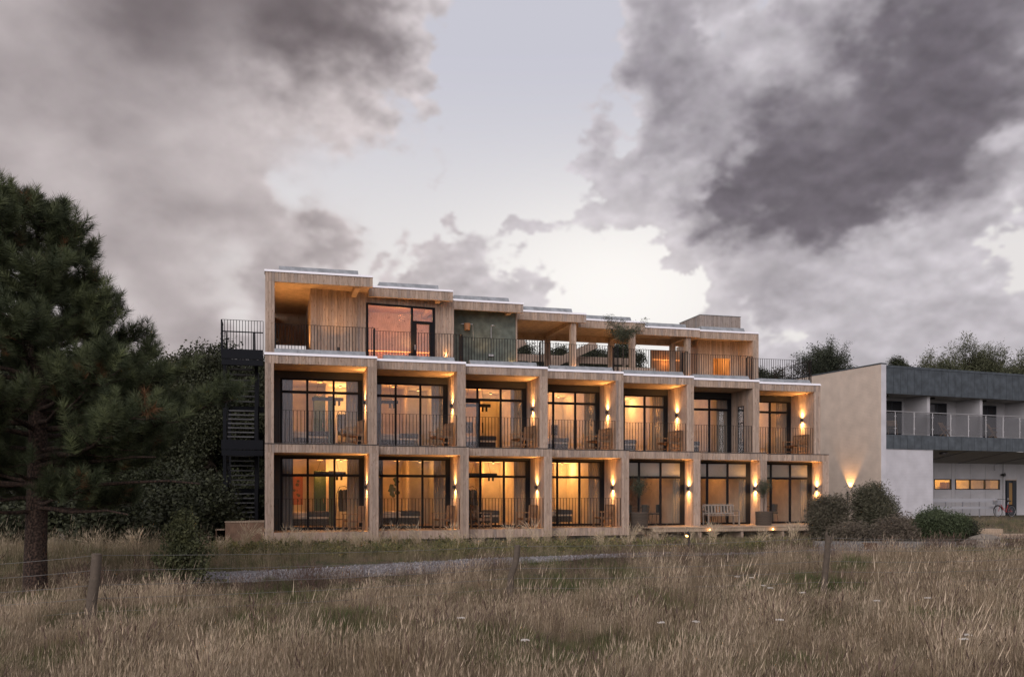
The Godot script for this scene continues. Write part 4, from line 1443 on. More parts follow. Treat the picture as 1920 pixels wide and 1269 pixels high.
	bb.tube([Vector3(0, -0.16, 0), Vector3(0, 0.12, 0)], [0.12, 0.15], 12)
	part("tub", bb, mats.copper_wood, bk)
	bb = MB.new()
	bb.beam(Vector3(-0.24, 0.10, 0), Vector3(0.24, 0.10, 0), 0.02, 0.02)
	bb.beam(Vector3(-0.24, 0.10, 0), Vector3(-0.24, 0.10, -0.18), 0.02, 0.02)
	bb.beam(Vector3(0.24, 0.10, 0), Vector3(0.24, 0.10, -0.18), 0.02, 0.02)
	part("bracket", bb, mats.steel, bk)
	bb = MB.new()
	bb.tube([Vector3(0.26, 0.1, -0.05), Vector3(0.30, -0.6, -0.08)], [0.006, 0.006], 5)
	part("pull_rope", bb, mats.linen_white, bk)
	var sh := thing("outdoor_shower", "steel shower pipe and head on the green wall", "shower", V(9.33, 6.90, 38.86))
	bb = MB.new()
	bb.tube([Vector3(0, 0.9, 0), Vector3(0, 2.25, 0), Vector3(0, 2.30, 0.10), Vector3(0, 2.28, 0.28)], [0.012, 0.012, 0.012, 0.012], 7)
	part("pipe", bb, mats.steel, sh)
	bb = MB.new()
	bb.tube([Vector3(0, 2.27, 0.30), Vector3(0, 2.24, 0.30)], [0.05, 0.10], 14)
	part("head", bb, mats.steel, sh)
	boxed("valve", Vector3(-0.12, 0.95, -0.01), Vector3(0.12, 1.03, 0.06), mats.steel, sh)

# ------------------------------------------------------------------ steel staircase
func build_stair() -> void:
	var t := thing("steel_staircase", "black steel outside staircase with slatted landings beside the timber hotel", "staircase")
	var m: Material = mats.black_steel
	var ua := -1.74
	var uz := U0 - 0.06
	var dn := 33.6
	var df := 37.6
	for p in [[ua + 0.06, dn + 0.9], [uz - 0.25, dn + 0.9], [ua + 0.10, df - 0.2], [uz - 0.25, df - 0.2]]:
		ub("post", p[0] - 0.06, p[0] + 0.06, -0.1, 6.60, p[1], p[1] + 0.12, "black_steel", t)
	# landings at each floor, in front; half landings at the back
	for y in [6.80, 3.58]:
		ub("landing_beam", ua, uz, y - 0.42, y - 0.22, dn + 0.0, dn + 0.14, "black_steel", t)
		ub("landing_floor", ua, uz, y - 0.06, y, dn + 0.02, dn + 1.1, "black_steel", t)
		ub("landing_fascia", ua - 0.01, uz, y - 0.20, y + 0.14, dn - 0.02, dn, "black_steel", t)
	for y in [5.19, 2.0]:
		ub("landing_floor", ua + 0.05, uz, y - 0.06, y, df - 1.0, df, "black_steel", t)
		ub("landing_beam", ua + 0.05, uz, y - 0.22, y - 0.06, df - 1.0, df - 0.88, "black_steel", t)
	var flights := [[6.80, dn + 1.1, 5.19, df - 1.0], [5.19, df - 1.0, 3.58, dn + 1.1], [3.58, dn + 1.1, 2.0, df - 1.0], [2.0, df - 1.0, 0.44, dn + 1.1]]
	for f in flights:
		var n := 8
		var fl := hold("flight", t)
		for k in range(1, n + 1):
			var w := float(k) / (n + 1)
			var y: float = lerpf(f[0], f[2], w)
			var d: float = lerpf(f[1], f[3], w)
			ub("tread", ua + 0.13, uz - 0.34, y - 0.045, y, d - 0.13, d + 0.13, "galvanised_dark", fl)
		for u in [ua + 0.10, uz - 0.31]:
			var b := MB.new()
			b.beam(V(u, f[0] - 0.05, f[1]), V(u, f[2] - 0.05, f[3]), 0.02, 0.26)
			part("stringer", b, m, fl)
			b = MB.new()
			b.tube([V(u, f[0] + 0.95, f[1]), V(u, f[2] + 0.95, f[3])], [0.022, 0.022], 6)
			part("handrail", b, m, fl)
	# railing of the top landing
	var b2 := MB.new()
	var y := 6.94
	for k in 15:
		var u := ua + (uz - ua) * k / 14.0
		b2.beam(V(u, y, dn), V(u, y + 1.02, dn), 0.008, 0.02, Vector3.RIGHT)
	b2.beam(V(ua, y + 1.03, dn), V(uz, y + 1.03, dn), 0.03, 0.012)
	b2.beam(V(ua, y + 0.62, dn + 0.03), V(uz, y + 0.62, dn + 0.03), 0.03, 0.04)
	for k in 9:
		var d := dn + 1.0 * k / 8.0
		b2.beam(V(ua, y - 0.14, d), V(ua, y + 1.02, d), 0.02, 0.008, Vector3.RIGHT)
	b2.beam(V(ua, y + 1.03, dn), V(ua, y + 1.03, dn + 1.1), 0.03, 0.012)
	b2.beam(V(ua, y - 0.2, dn), V(ua, y + 1.03, dn), 0.05, 0.05, Vector3.RIGHT)
	b2.beam(V(uz - 0.35, y - 0.1, dn + 0.6), V(uz - 0.35, y + 0.72, dn + 0.6), 0.04, 0.04, Vector3.RIGHT)
	b2.beam(V(uz - 0.35, y + 0.72, dn + 0.6), V(uz, y + 0.72, dn + 0.6), 0.03, 0.012)
	part("landing_railing", b2, m, t)
	# the timber landing and its steps at the foot
	var st := thing("timber_steps", "pale timber landing with two steps at the foot of the steel staircase", "steps")
	for k in 11:
		ub("deck_board", -1.62, U0 - 0.02, 0.80, 0.835, 33.25 + 0.125 * k, 33.365 + 0.125 * k, "deck_pale", st)
	ub("front", -1.60, U0 - 0.02, 0.02, 0.798, 33.27, 33.30, "teak_board", st)
	ub("side", -1.60, -1.57, 0.02, 0.798, 33.30, 34.6, "teak_board", st)
	for k in 2:
		ub("step", -1.94 - 0.34 * k, -1.63 - 0.34 * k, 0.53 - 0.25 * k, 0.57 - 0.25 * k, 33.28, 34.5, "deck_pale", st)
		ub("riser", -1.92 - 0.34 * k, -1.89 - 0.34 * k, -0.05, 0.528 - 0.25 * k, 33.29, 34.49, "teak_board", st)

# ------------------------------------------------------------------ the white building next door
func lbox(called: String, x0: float, x1: float, y0: float, y1: float, z0: float, z1: float, m: String, parent: Node) -> MeshInstance3D:
	return boxed(called, Vector3(x0, y0, z0), Vector3(x1, y1, z1), mats[m], parent)

func build_white() -> void:
	var o := thing("white_building", "white two-storey building with zinc bands and glass balcony", "building", Vector3(31.2, 0, -41.4), deg_to_rad(7.13))
	var X := 18.5
	# end wall: cream on the side, white on its narrow front; shallow courses of brick
	lbox("end_wall", 0.0, 0.34, 0.2, 8.66, -15.0, 0.0, "render_white", o)
	lbox("side_face", -0.02, -0.001, 0.2, 8.64, -15.0, -0.004, "render_cream", o)
	var cb := MB.new()
	for k in 105:
		var y := 0.25 + 0.08 * k
		cb.quad(Vector3(-0.021, y, -14.9), Vector3(-0.024, y + 0.066, -14.9), Vector3(-0.024, y + 0.066, -0.01), Vector3(-0.021, y, -0.01))
		cb.quad(Vector3(-0.024, y + 0.066, -14.9), Vector3(-0.0205, y + 0.070, -14.9), Vector3(-0.0205, y + 0.070, -0.01), Vector3(-0.024, y + 0.066, -0.01))
	part("brick_courses", cb, mats.render_cream, o, "stuff")
	lbox("wall_cap", -0.05, 0.36, 8.665, 8.72, -15.0, 0.03, "zinc_dark", o)
	# body
	lbox("rear_wall", 0.36, X, 0.2, 8.5, -15.0, -14.8, "render_white", o)
	lbox("roof", 0.36, X, 8.46, 8.56, -14.8, -0.15, "zinc_dark", o)
	lbox("roof_edge", 0.36, X, 8.50, 8.62, -0.14, 0.02, "zinc_dark", o)
	lbox("upper_fascia", 0.36, X, 7.14, 8.49, -0.30, -0.02, "zinc_dark", o)
	lbox("lower_fascia", 0.36, X, 4.20, 4.93, -0.30, -0.02, "zinc_dark", o)
	var w := 0.49
	var n := int((X - 0.36) / w)
	for k in n:
		lbox("zinc_panel", 0.36 + w * k, 0.36 + w * (k + 1) - 0.016, 7.12, 8.498, -0.018, -0.006 + rng.randf_range(0, 0.006), "zinc_dark", o)
		lbox("zinc_panel", 0.36 + w * k, 0.36 + w * (k + 1) - 0.018, 4.18, 4.94, -0.018, -0.004 + rng.randf_range(0, 0.008), "zinc_band", o)
	lbox("balcony_floor", 0.36, X, 4.60, 4.90, -14.7, -0.31, "grey_soffit", o)
	lbox("balcony_ceiling", 0.36, X, 7.16, 7.22, -14.7, -0.31, "grey_soffit", o)
	lbox("balcony_back", 0.36, X, 4.91, 7.155, -2.10, -1.95, "panel_white", o)
	for k in 5:
		var x := 3.55 + 3.93 * k
		if x + 0.2 < X:
			lbox("partition", x, x + 0.2, 4.905, 7.155, -1.94, -0.31, "panel_white", o)
		var x0 := 0.36 if k == 0 else x - 3.93 + 0.2
		if x0 + 2.0 < X:
			var dr := hold("balcony_door", o)
			lbox("frame", x0 + 1.55, x0 + 2.98, 4.92, 6.98, -1.945, -1.90, "navy_door", dr)
			lbox("pane", x0 + 1.62, x0 + 2.22, 5.02, 6.90, -1.899, -1.893, "dark_glass", dr)
			lbox("pane", x0 + 2.30, x0 + 2.91, 5.02, 6.90, -1.899, -1.893, "dark_glass", dr)
			var lm := MB.new()
			lm.tube([Vector3(x0 + 0.9, 7.158, -1.0), Vector3(x0 + 0.9, 7.07, -1.0)], [0.16, 0.14], 14)
			part("ceiling_light", lm, mats.lamp_body, o)
	# glass balustrade
	var bl := hold("balustrade", o)
	var b := MB.new()
	b.tube([Vector3(0.40, 6.20, -0.16), Vector3(X, 6.20, -0.16)], [0.028, 0.028], 8)
	part("handrail", b, mats.steel, bl)
	for k in 13:
		var x := 1.12 + 1.33 * k
		if x > X: break
		b = MB.new()
		b.tube([Vector3(x, 4.95, -0.16), Vector3(x, 6.18, -0.16)], [0.022, 0.022], 7)
		for y in [5.30, 5.95]:
			b.beam(Vector3(x - 0.06, y, -0.16), Vector3(x + 0.06, y, -0.16), 0.05, 0.05)
		part("baluster", b, mats.steel, bl)
		if k > 0:
			lbox("pane", x - 1.27, x - 0.06, 5.02, 6.12, -0.165, -0.155, "balcony_glass", bl)
		else:
			lbox("pane", 0.42, x - 0.06, 5.02, 6.12, -0.165, -0.155, "balcony_glass", bl)
	# ground floor: white block, then a deep porch
	lbox("white_block", 0.36, 3.70, 0.2, 4.178, -3.6, -0.06, "render_white", o)
	var cw := MB.new()
	for k in 49:
		var y := 0.25 + 0.08 * k
		cw.quad(Vector3(0.37, y, -0.056), Vector3(0.37, y + 0.066, -0.052), Vector3(3.69, y + 0.066, -0.052), Vector3(3.69, y, -0.056))
		cw.quad(Vector3(0.37, y + 0.066, -0.052), Vector3(0.37, y + 0.070, -0.057), Vector3(3.69, y + 0.070, -0.057), Vector3(3.69, y + 0.066, -0.052))
	part("brick_courses", cw, mats.render_white, o, "stuff")
	var zb := -3.5
	var so := MB.new()
	so.quad(Vector3(3.71, 4.17, -0.03), Vector3(3.71, 3.62, zb), Vector3(X, 3.62, zb), Vector3(X, 4.17, -0.03))
	part("porch_soffit", so, mats.grey_soffit, o)
	var seam := MB.new()
	for x in [6.3, 9.4, 12.5, 15.6]:
		seam.beam(Vector3(x, 4.155, -0.05), Vector3(x, 3.61, zb + 0.02), 0.025, 0.02)
	part("soffit_seam", seam, mats.zinc_dark, o)
	var pd := MB.new()
	pd.tube([Vector3(5.0, 4.06, -0.55), Vector3(5.0, 3.98, -0.55)], [0.22, 0.20], 14)
	part("porch_light", pd, mats.lamp_body, o)
	# rear wall of the porch, in panels around the strip windows and the door
	var strips := [[3.71, 7.46], [7.46, 8.86], [8.86, 9.15], [9.15, 12.88], [12.88, 13.34], [13.34, 14.31], [14.31, X]]
	for k in strips.size():
		var x0: float = strips[k][0]
		var x1: float = strips[k][1]
		var open := k == 1 or k == 3
		if k == 5:
			lbox("wall_panel", x0, x1, 2.63, 3.70, zb - 0.045, zb, "panel_white", o)
			continue
		var m := maxi(1, roundi((x1 - x0) / 1.25))
		for j in m:
			var a := x0 + (x1 - x0) * j / m + 0.012
			var e := x0 + (x1 - x0) * (j + 1) / m - 0.012
			if open:
				lbox("wall_panel", a, e, 2.66, 3.70, zb - 0.045, zb, "panel_white", o)
				lbox("wall_panel", a, e, 0.2, 2.03, zb - 0.045, zb, "panel_white", o)
			else:
				lbox("wall_panel", a, e, 0.2, 3.70, zb - 0.045, zb, "panel_white", o)
	lbox("wall_core", 3.71, 7.46, 0.2, 3.72, zb - 0.3, zb - 0.05, "zinc_dark", o)
	lbox("wall_core", 7.46, X, 0.2, 2.03, zb - 0.13, zb - 0.05, "zinc_dark", o)
	lbox("wall_core", 7.46, X, 2.66, 3.70, zb - 0.13, zb - 0.05, "zinc_dark", o)
	for r in [[7.46, 8.86, 1], [9.15, 12.88, 3]]:
		var wn := hold("strip_window", o)
		var x0: float = r[0]
		var x1: float = r[1]
		lbox("frame", x0, x1, 2.60, 2.66, zb - 0.10, zb + 0.012, "navy_door", wn)
		lbox("frame", x0, x1, 2.03, 2.08, zb - 0.10, zb + 0.012, "navy_door", wn)
		for j in r[2] + 1:
			var x: float = x0 + (x1 - x0 - 0.06) * j / r[2]
			lbox("mullion", x, x + 0.06, 2.081, 2.599, zb - 0.10, zb + 0.010, "navy_door", wn)
			if j < r[2]:
				lbox("pane", x + 0.06, x0 + (x1 - x0 - 0.06) * (j + 1) / r[2], 2.08, 2.60, zb - 0.05, zb - 0.045, "glass", wn)
	# the office behind
	var of := hold("office", o)
	lbox("floor", 7.0, 15.5, 0.25, 0.42, zb - 3.0, zb - 0.14, "grey_soffit", of)
	lbox("back_wall", 7.0, 15.5, 0.42, 3.6, zb - 3.0, zb - 2.9, "plaster", of)
	lbox("side_wall", 6.9, 7.0, 0.3, 3.6, zb - 3.0, zb - 0.14, "plaster", of)
	lbox("side_wall", 15.5, 15.6, 0.3, 3.6, zb - 3.0, zb - 0.14, "plaster", of)
	lbox("ceiling", 6.9, 15.6, 3.6, 3.7, zb - 3.0, zb - 0.14, "plaster", of)
	lbox("desk", 9.4, 11.6, 1.95, 2.0, zb - 1.1, zb - 0.5, "walnut", of)
	lbox("desk_leg", 9.5, 9.56, 0.42, 1.95, zb - 1.0, zb - 0.6, "walnut", of)
	lbox("desk_leg", 11.4, 11.46, 0.42, 1.95, zb - 1.0, zb - 0.6, "walnut", of)
	lbox("monitor", 9.6, 10.0, 2.02, 2.28, zb - 0.75, zb - 0.72, "leather_black", of)
	lbox("cupboard", 10.75, 11.6, 0.42, 2.5, zb - 2.6, zb - 2.1, "walnut", of)
	for x in [8.2, 10.2, 12.2]:
		lbox("ceiling_lamp", x - 0.5, x + 0.5, 3.56, 3.59, zb - 1.8, zb - 1.6, "lamp_soft", of)
		lamp_point(o.transform * Vector3(x, 3.2, zb - 1.6), 1.9, Color(1.0, 0.72, 0.30), 0.15)
	# door
	var dr2 := hold("porch_door", o)
	lbox("frame", 13.35, 14.30, 0.4, 2.62, zb - 0.08, zb - 0.004, "navy_door", dr2)
	lbox("leaf", 13.43, 13.62, 0.45, 2.55, zb - 0.003, zb + 0.03, "navy_door", dr2)
	lbox("leaf", 13.92, 14.22, 0.45, 2.55, zb - 0.003, zb + 0.03, "navy_door", dr2)
	lbox("leaf", 13.62, 13.92, 0.45, 1.10, zb - 0.003, zb + 0.03, "navy_door", dr2)
	lbox("window_pane", 13.62, 13.92, 1.10, 2.45, zb - 0.003, zb + 0.012, "door_pane", dr2)
	lbox("handle", 13.47, 13.52, 1.38, 1.52, zb + 0.031, zb + 0.07, "steel", dr2)
	# downpipe, flood lamp, box
	b = MB.new()
	b.tube([Vector3(13.12, 0.3, zb + 0.08), Vector3(13.12, 3.62, zb + 0.08)], [0.05, 0.05], 8)
	part("downpipe", b, mats.panel_white, o)
	b = MB.new()
	b.tube([Vector3(12.9, 2.95, zb + 0.05), Vector3(12.95, 2.95, zb + 0.30)], [0.05, 0.11], 10)
	part("flood_lamp", b, mats.lamp_body, o)
	lbox("meter_box", 12.35, 12.75, 3.2, 3.55, zb + 0.001, zb + 0.10, "panel_white", o)
	# lamp on a post against the cream wall
	var at := o.transform * Vector3(-0.22, 2.28, -2.25)
	var lp := thing("post_lamp", "tall black post lamp lighting the cream end wall", "post lamp", Vector3(at.x, 0.1, at.z), deg_to_rad(7.13))
	b = MB.new()
	b.tube([Vector3(0, 0, 0), Vector3(0, 1.62, 0)], [0.04, 0.04], 8)
	part("post", b, mats.lamp_body, lp)
	b = MB.new()
	b.tube([Vector3(0, 1.60, 0), Vector3(0, 1.82, 0)], [0.055, 0.055], 10, false)
	part("shade", b, mats.lamp_body, lp)
	for s in [1.62, 1.79]:
		b = MB.new()
		b.tube([Vector3(0, s, 0), Vector3(0, s + 0.012, 0)], [0.045, 0.045], 10)
		part("bulb", b, mats.lamp_glow, lp)
	lamp_spot(Vector3(at.x, 1.94, at.z), Vector3(0.16, 1, 0), 5.0, WARM, 36.0, 0.6, 0.03)
	lamp_spot(Vector3(at.x, 1.70, at.z), Vector3(0.16, -1, 0), 3.0, WARM, 40.0, 0.6, 0.03)
	# balcony chairs
	for k in [[1.75, "by the end wall", -0.6], [5.55, "beyond the first partition", 0.3], [9.25, "beyond the second partition", 0.5]]:
		folding_chair(o.transform * Vector3(k[0], 4.905, -1.0), o.rotation.y + k[2], "wooden folding chair on the white building's balcony " + k[1])
	# bicycle rail and bicycle
	var rk := thing("bicycle_rail", "galvanised two-bar rail in front of the porch windows", "rail", o.transform * Vector3(0, 0.42, -1.6), o.rotation.y)
	for y in [0.55, 0.98]:
		b = MB.new()
		b.beam(Vector3(5.0, y, 0), Vector3(10.4, y, 0), 0.03, 0.20 if y > 0.8 else 0.15)
		part("bar", b, mats.galvanised_light, rk)
	for x in [6.36, 7.67, 8.99, 10.3]:
		b = MB.new()
		b.beam(Vector3(x, -0.2, -0.04), Vector3(x, 1.1, -0.04), 0.05, 0.05, Vector3.RIGHT)
		part("post", b, mats.galvanised, rk)
	bicycle(o.transform * Vector3(9.7, 0.42, -1.0), o.rotation.y, "red city bicycle with a front basket leaning by the dark porch door")

func folding_chair(at: Vector3, turn: float, label: String) -> void:
	var t := thing("folding_chair", label, "chair", at, turn, "folding chairs on the white building's balcony")
	var m: Material = mats.teak
	for x in [-0.24, 0.24]:
		var b := MB.new()
		b.beam(Vector3(x, 0, 0.26), Vector3(x, 0.90, -0.24), 0.022, 0.045, Vector3.BACK)
		part("leg", b, m, t)
		b = MB.new()
		b.beam(Vector3(x * 0.86, 0, -0.26), Vector3(x * 0.86, 0.46, 0.22), 0.022, 0.045, Vector3.BACK)
		part("leg", b, m, t)
		b = MB.new()
		b.beam(Vector3(x, 0.66, 0.22), Vector3(x, 0.66, -0.16), 0.045, 0.022)
		part("armrest", b, m, t)
	for k in 6:
		var b := MB.new()
		b.beam(Vector3(-0.20, 0.455, 0.20 - 0.075 * k), Vector3(0.20, 0.455, 0.20 - 0.075 * k), 0.055, 0.016)
		part("seat_slat", b, m, t)
	for k in 4:
		var b := MB.new()
		var y := 0.62 + 0.082 * k
		b.beam(Vector3(-0.225, y, 0.26 - y * 0.555), Vector3(0.225, y, 0.26 - y * 0.555), 0.016, 0.062)
		part("back_slat", b, m, t)

func bicycle(at: Vector3, turn: float, label: String) -> void:
	var t := thing("bicycle", label, "bicycle", at, turn)
	var bar := func(called: String, pts: Array, r: float, m: String, parent: Node) -> void:
		var b := MB.new()
		var rad := []
		for p in pts: rad.append(r)
		b.tube(pts, rad, 6)
		part(called, b, mats[m], parent)
	for x in [0.0, 1.12]:
		var w := hold("wheel", t, Vector3(x, 0.34, 0))
		var ring := []
		for k in 25:
			var a := TAU * k / 24.0
			ring.append(Vector3(cos(a), sin(a), 0) * 0.32)
		bar.call("tyre", ring, 0.022, "rubber", w)
		var inner := []
		for p in ring: inner.append(p * 0.92)
		bar.call("rim", inner, 0.010, "steel", w)
		var sb := MB.new()
		for k in 14:
			var a := TAU * k / 14.0
			sb.beam(Vector3.ZERO, Vector3(cos(a), sin(a), 0) * 0.29, 0.004, 0.004)
		part("spokes", sb, mats.steel, w, "stuff")
		var arc := []
		for k in 9:
			var a := deg_to_rad(10.0 + 160.0 * k / 8.0)
			arc.append(Vector3(cos(a), sin(a), 0) * 0.365)
		bar.call("mudguard", arc, 0.018, "lamp_body", w)
	var bb := Vector3(0.66, 0.30, 0)
	var head := Vector3(0.22, 0.82, 0)
	var seat := Vector3(0.80, 0.72, 0)
	bar.call("down_tube", [head, Vector3(0.36, 0.50, 0), bb], 0.022, "bike_red", t)
	bar.call("seat_tube", [bb, seat], 0.018, "bike_red", t)
	bar.call("low_tube", [head + Vector3(0.02, -0.1, 0), Vector3(0.42, 0.52, 0), bb + Vector3(0.04, 0.14, 0)], 0.016, "bike_red", t)
	bar.call("chain_stay", [bb, Vector3(1.12, 0.34, 0.05)], 0.011, "bike_red", t)
	bar.call("seat_stay", [seat + Vector3(0, -0.06, 0), Vector3(1.12, 0.34, -0.05)], 0.010, "bike_red", t)
	bar.call("fork", [head, Vector3(0.16, 0.66, 0), Vector3(0.0, 0.34, 0.05)], 0.014, "bike_red", t)
	bar.call("stem", [head, Vector3(0.18, 1.02, 0)], 0.013, "steel", t)
	bar.call("handlebar", [Vector3(0.40, 1.02, -0.28), Vector3(0.22, 1.05, -0.22), Vector3(0.18, 1.04, 0), Vector3(0.22, 1.05, 0.22), Vector3(0.40, 1.02, 0.28)], 0.013, "lamp_body", t)
	bar.call("seat_post", [seat, Vector3(0.84, 0.90, 0)], 0.012, "steel", t)
	soft_box("saddle", Vector3(0.72, 0.90, -0.09), Vector3(0.99, 0.97, 0.09), 0.03, mats.leather_black, t)
	boxed("carrier", Vector3(0.92, 0.71, -0.07), Vector3(1.34, 0.73, 0.07), mats.lamp_body, t)
	boxed("basket", Vector3(-0.22, 0.74, -0.17), Vector3(0.08, 0.98, 0.17), mats.galvanised, t)

# ------------------------------------------------------------------ land and plants
var n_land := noise(71, 3)
var n_patch := noise(72, 3)

# a place on the ground: across (px of a 1920 px wide frame) and distance along the view axis
func ground_at(px: float, zc: float) -> Vector3:
	var xc := (px - 960.0) / 1700.0 * zc
	var t := deg_to_rad(YAW)
	var p := Vector3(cos(t) * xc + sin(t) * zc, 0, sin(t) * xc - cos(t) * zc)
	p.y = height(p.x, p.z)
	return p

# the ground that shows at a pixel of the 1920 px wide frame
func on_ground(px: float, py: float) -> Vector3:
	var zc := 20.0
	for k in 30:
		zc = lerpf(zc, (EYE - ground_at(px, zc).y) * 1700.0 / (py - 923.4), 0.6)
	return ground_at(px, zc)

func height(x: float, z: float) -> float:
	var d := -z
	var rise := 0.44 * smoothstep(24.5, 33.0, x) * smoothstep(31.0, 38.5, d)
	var free := smoothstep(31.0, 26.0, d) + smoothstep(-3.0, -7.0, x)
	var bump := n_land.get_noise_2d(x * 0.11, z * 0.11) * 0.10 * clampf(free, 0.0, 1.0)
	# the meadow lies a little lower than the house
	var t := deg_to_rad(YAW)
	var zc := sin(t) * x + cos(t) * d
	rise -= 0.46 * smoothstep(25.0, 18.5, zc)
	var away := 0.6 * smoothstep(48.0, 90.0, d)
	return rise + bump + away

const PATH := [[335.0, 21.9], [365.0, 21.9], [400.0, 21.9], [640.0, 22.8], [960.0, 24.5], [1250.0, 26.1], [1550.0, 28.4], [1760.0, 30.2], [2050.0, 31.6]]

func path_points() -> Array:
	var a := []
	for k in PATH: a.append(ground_at(k[0], k[1]))
	return a

func path_distance(p: Vector3, pts: Array) -> float:
	var best := 99.0
	var q := Vector2(p.x, p.z)
	for i in pts.size() - 1:
		var a := Vector2(pts[i].x, pts[i].z)
		var b := Vector2(pts[i + 1].x, pts[i + 1].z)
		var s := Geometry2D.get_closest_point_to_segment(q, a, b)
		best = minf(best, q.distance_to(s))
	return best

func build_ground() -> void:
	var g := structure("ground", "dry meadow ground")
	var b := MB.new()
	# fine sheet where the camera looks, a wide one beyond
	var nx := 90
	var nz := 80
	var x0 := -30.0
	var z0 := 8.0
	var s := 1.2
	var k0 := 0
	for j in nz + 1:
		for i in nx + 1:
			var x := x0 + i * s
			var z := z0 - j * s
			b.v.append(Vector3(x, height(x, z), z))
			var e := 0.3
			b.n.append(Vector3(height(x - e, z) - height(x + e, z), 2.0 * e, height(x, z - e) - height(x, z + e)).normalized())
			b.uv.append(Vector2(x, z)); b.c.append(Color.WHITE)
	for j in nz:
		for i in nx:
			var a := j * (nx + 1) + i
			b.ix.append_array(PackedInt32Array([a, a + nx + 1, a + 1, a + 1, a + nx + 1, a + nx + 2]))
	part("meadow", b, mats.earth, g)
	b = MB.new()
	var R := 700.0
	var xa := x0 + 0.1
	var xb := x0 + nx * s - 0.1
	var za := z0 - nz * s + 0.1
	var zb := z0 - 0.1
	for r in [[-R, -R, R, za], [-R, zb, R, R], [-R, za, xa, zb], [xb, za, R, zb]]:
		var y: float = -0.02 if r[1] >= zb or r[3] > za else 0.55
		b.quad(Vector3(r[0], y, r[3]), Vector3(r[0], y, r[1]), Vector3(r[2], y, r[1]), Vector3(r[2], y, r[3]))
	part("far_land", b, mats.earth, g)
	# gravel path
	var p := structure("gravel_path", "grey gravel path between meadow and planting")
	b = MB.new()
	var pts := path_points()
	var fine := []
	for i in pts.size() - 1:
		for k in 6: fine.append(pts[i].lerp(pts[i + 1], k / 6.0))
	fine.append(pts[-1])
	var prev := []
	for i in fine.size():
		var t: Vector3 = (fine[mini(i + 1, fine.size() - 1)] - fine[maxi(i - 1, 0)]).normalized()
		var side := t.cross(Vector3.UP).normalized()
		var row := []
		for k in 7:
			var o := (k / 6.0 - 0.5) * 1.6 + 0.10 * n_land.get_noise_2d(i * 1.7, k * 40.0)
			var q: Vector3 = fine[i] + side * o
			q.y = height(q.x, q.z) + 0.03
			row.append(q)
		if i > 0:
			for k in 6:
				b.quad(prev[k + 1], row[k + 1], row[k], prev[k])
		prev = row
	part("gravel", b, mats.gravel, p)
	# loose stones on it
	var st := MB.new()
	st.box(Vector3(-0.5, -0.3, -0.5), Vector3(0.5, 0.35, 0.5))
	var mm := MultiMesh.new()
	mm.transform_format = MultiMesh.TRANSFORM_3D
	mm.use_colors = true
	mm.mesh = st.mesh()
	mm.instance_count = 9000
	for i in mm.instance_count:
		var f := rng.randf() * (fine.size() - 2)
		var k := int(f)
		var q: Vector3 = fine[k].lerp(fine[k + 1], f - k) + Vector3(rng.randf_range(-0.2, 0.2), 0, rng.randf_range(-0.8, 0.8))
		q.y = height(q.x, q.z) + 0.03
		var z := rng.randf_range(0.02, 0.05)
		mm.set_instance_transform(i, Transform3D(Basis.from_euler(Vector3(rng.randf() * 6, rng.randf() * 6, rng.randf() * 6)) * z, q))
		var c := rng.randf_range(0.16, 0.36)
		mm.set_instance_color(i, Color(c, c * 0.97, c * 1.0))
	var mi := MultiMeshInstance3D.new()
	mi.name = "pebbles"
	mi.multimesh = mm
	mi.material_override = mats.stone_mix
	mi.set_meta("kind", "stuff")
	p.add_child(mi)

# a tuft of blades: n blades within radius r, height h, lean, with or without seed heads
func tuft_mesh(sd: int, n: int, r: float, h: float, lean: float, width: float, heads: float) -> ArrayMesh:
	var q := RandomNumberGenerator.new()
	q.seed = sd
	var b := MB.new()
	for i in n:
		var a := q.randf() * TAU
		var root := Vector3(cos(a), 0, sin(a)) * r * sqrt(q.randf())
		var hh := h * q.randf_range(0.55, 1.1)
		var out := Vector3(cos(a), 0, sin(a)) * lean * hh * q.randf_range(0.2, 1.0) + Vector3(0.05 * hh, 0, 0.02 * hh)
		var f := q.randf() * TAU
		var sd2 := Vector3(cos(f), 0, sin(f)) * width * q.randf_range(0.6, 1.2)
		var t := q.randf_range(0.75, 1.15)
		b.col = Color(t, t * q.randf_range(0.95, 1.03), t * q.randf_range(0.88, 1.02))
		var nn := Vector3(-sin(f), 0.35, cos(f)).normalized()
		var p1 := root + out * 0.25 + Vector3(0, hh * 0.5, 0)
		var p2 := root + out * 0.75 + Vector3(0, hh * 0.86, 0)
		var p3 := root + out * 1.25 + Vector3(0, hh, 0)
		b.tri(root - sd2, p1 - sd2 * 0.8, root + sd2, nn)
		b.tri(root + sd2, p1 - sd2 * 0.8, p1 + sd2 * 0.8, nn)
		if q.randf() < heads:
			# seed head
			var wd := sd2 * 2.4
			b.tri(p1 - sd2 * 0.6, p2, p1 + sd2 * 0.6, nn)
			b.tri(p2, p2.lerp(p3, 0.4) - wd, p2.lerp(p3, 0.4) + wd, nn)
			b.tri(p2.lerp(p3, 0.4) - wd, p3 + (p3 - p2) * 0.6, p2.lerp(p3, 0.4) + wd, nn)
		else:
			b.tri(p1 - sd2 * 0.8, p2 - sd2 * 0.5, p1 + sd2 * 0.8, nn)
			b.tri(p1 + sd2 * 0.8, p2 - sd2 * 0.5, p2 + sd2 * 0.5, nn)
			b.tri(p2 - sd2 * 0.5, p3, p2 + sd2 * 0.5, nn)
	return b.mesh()

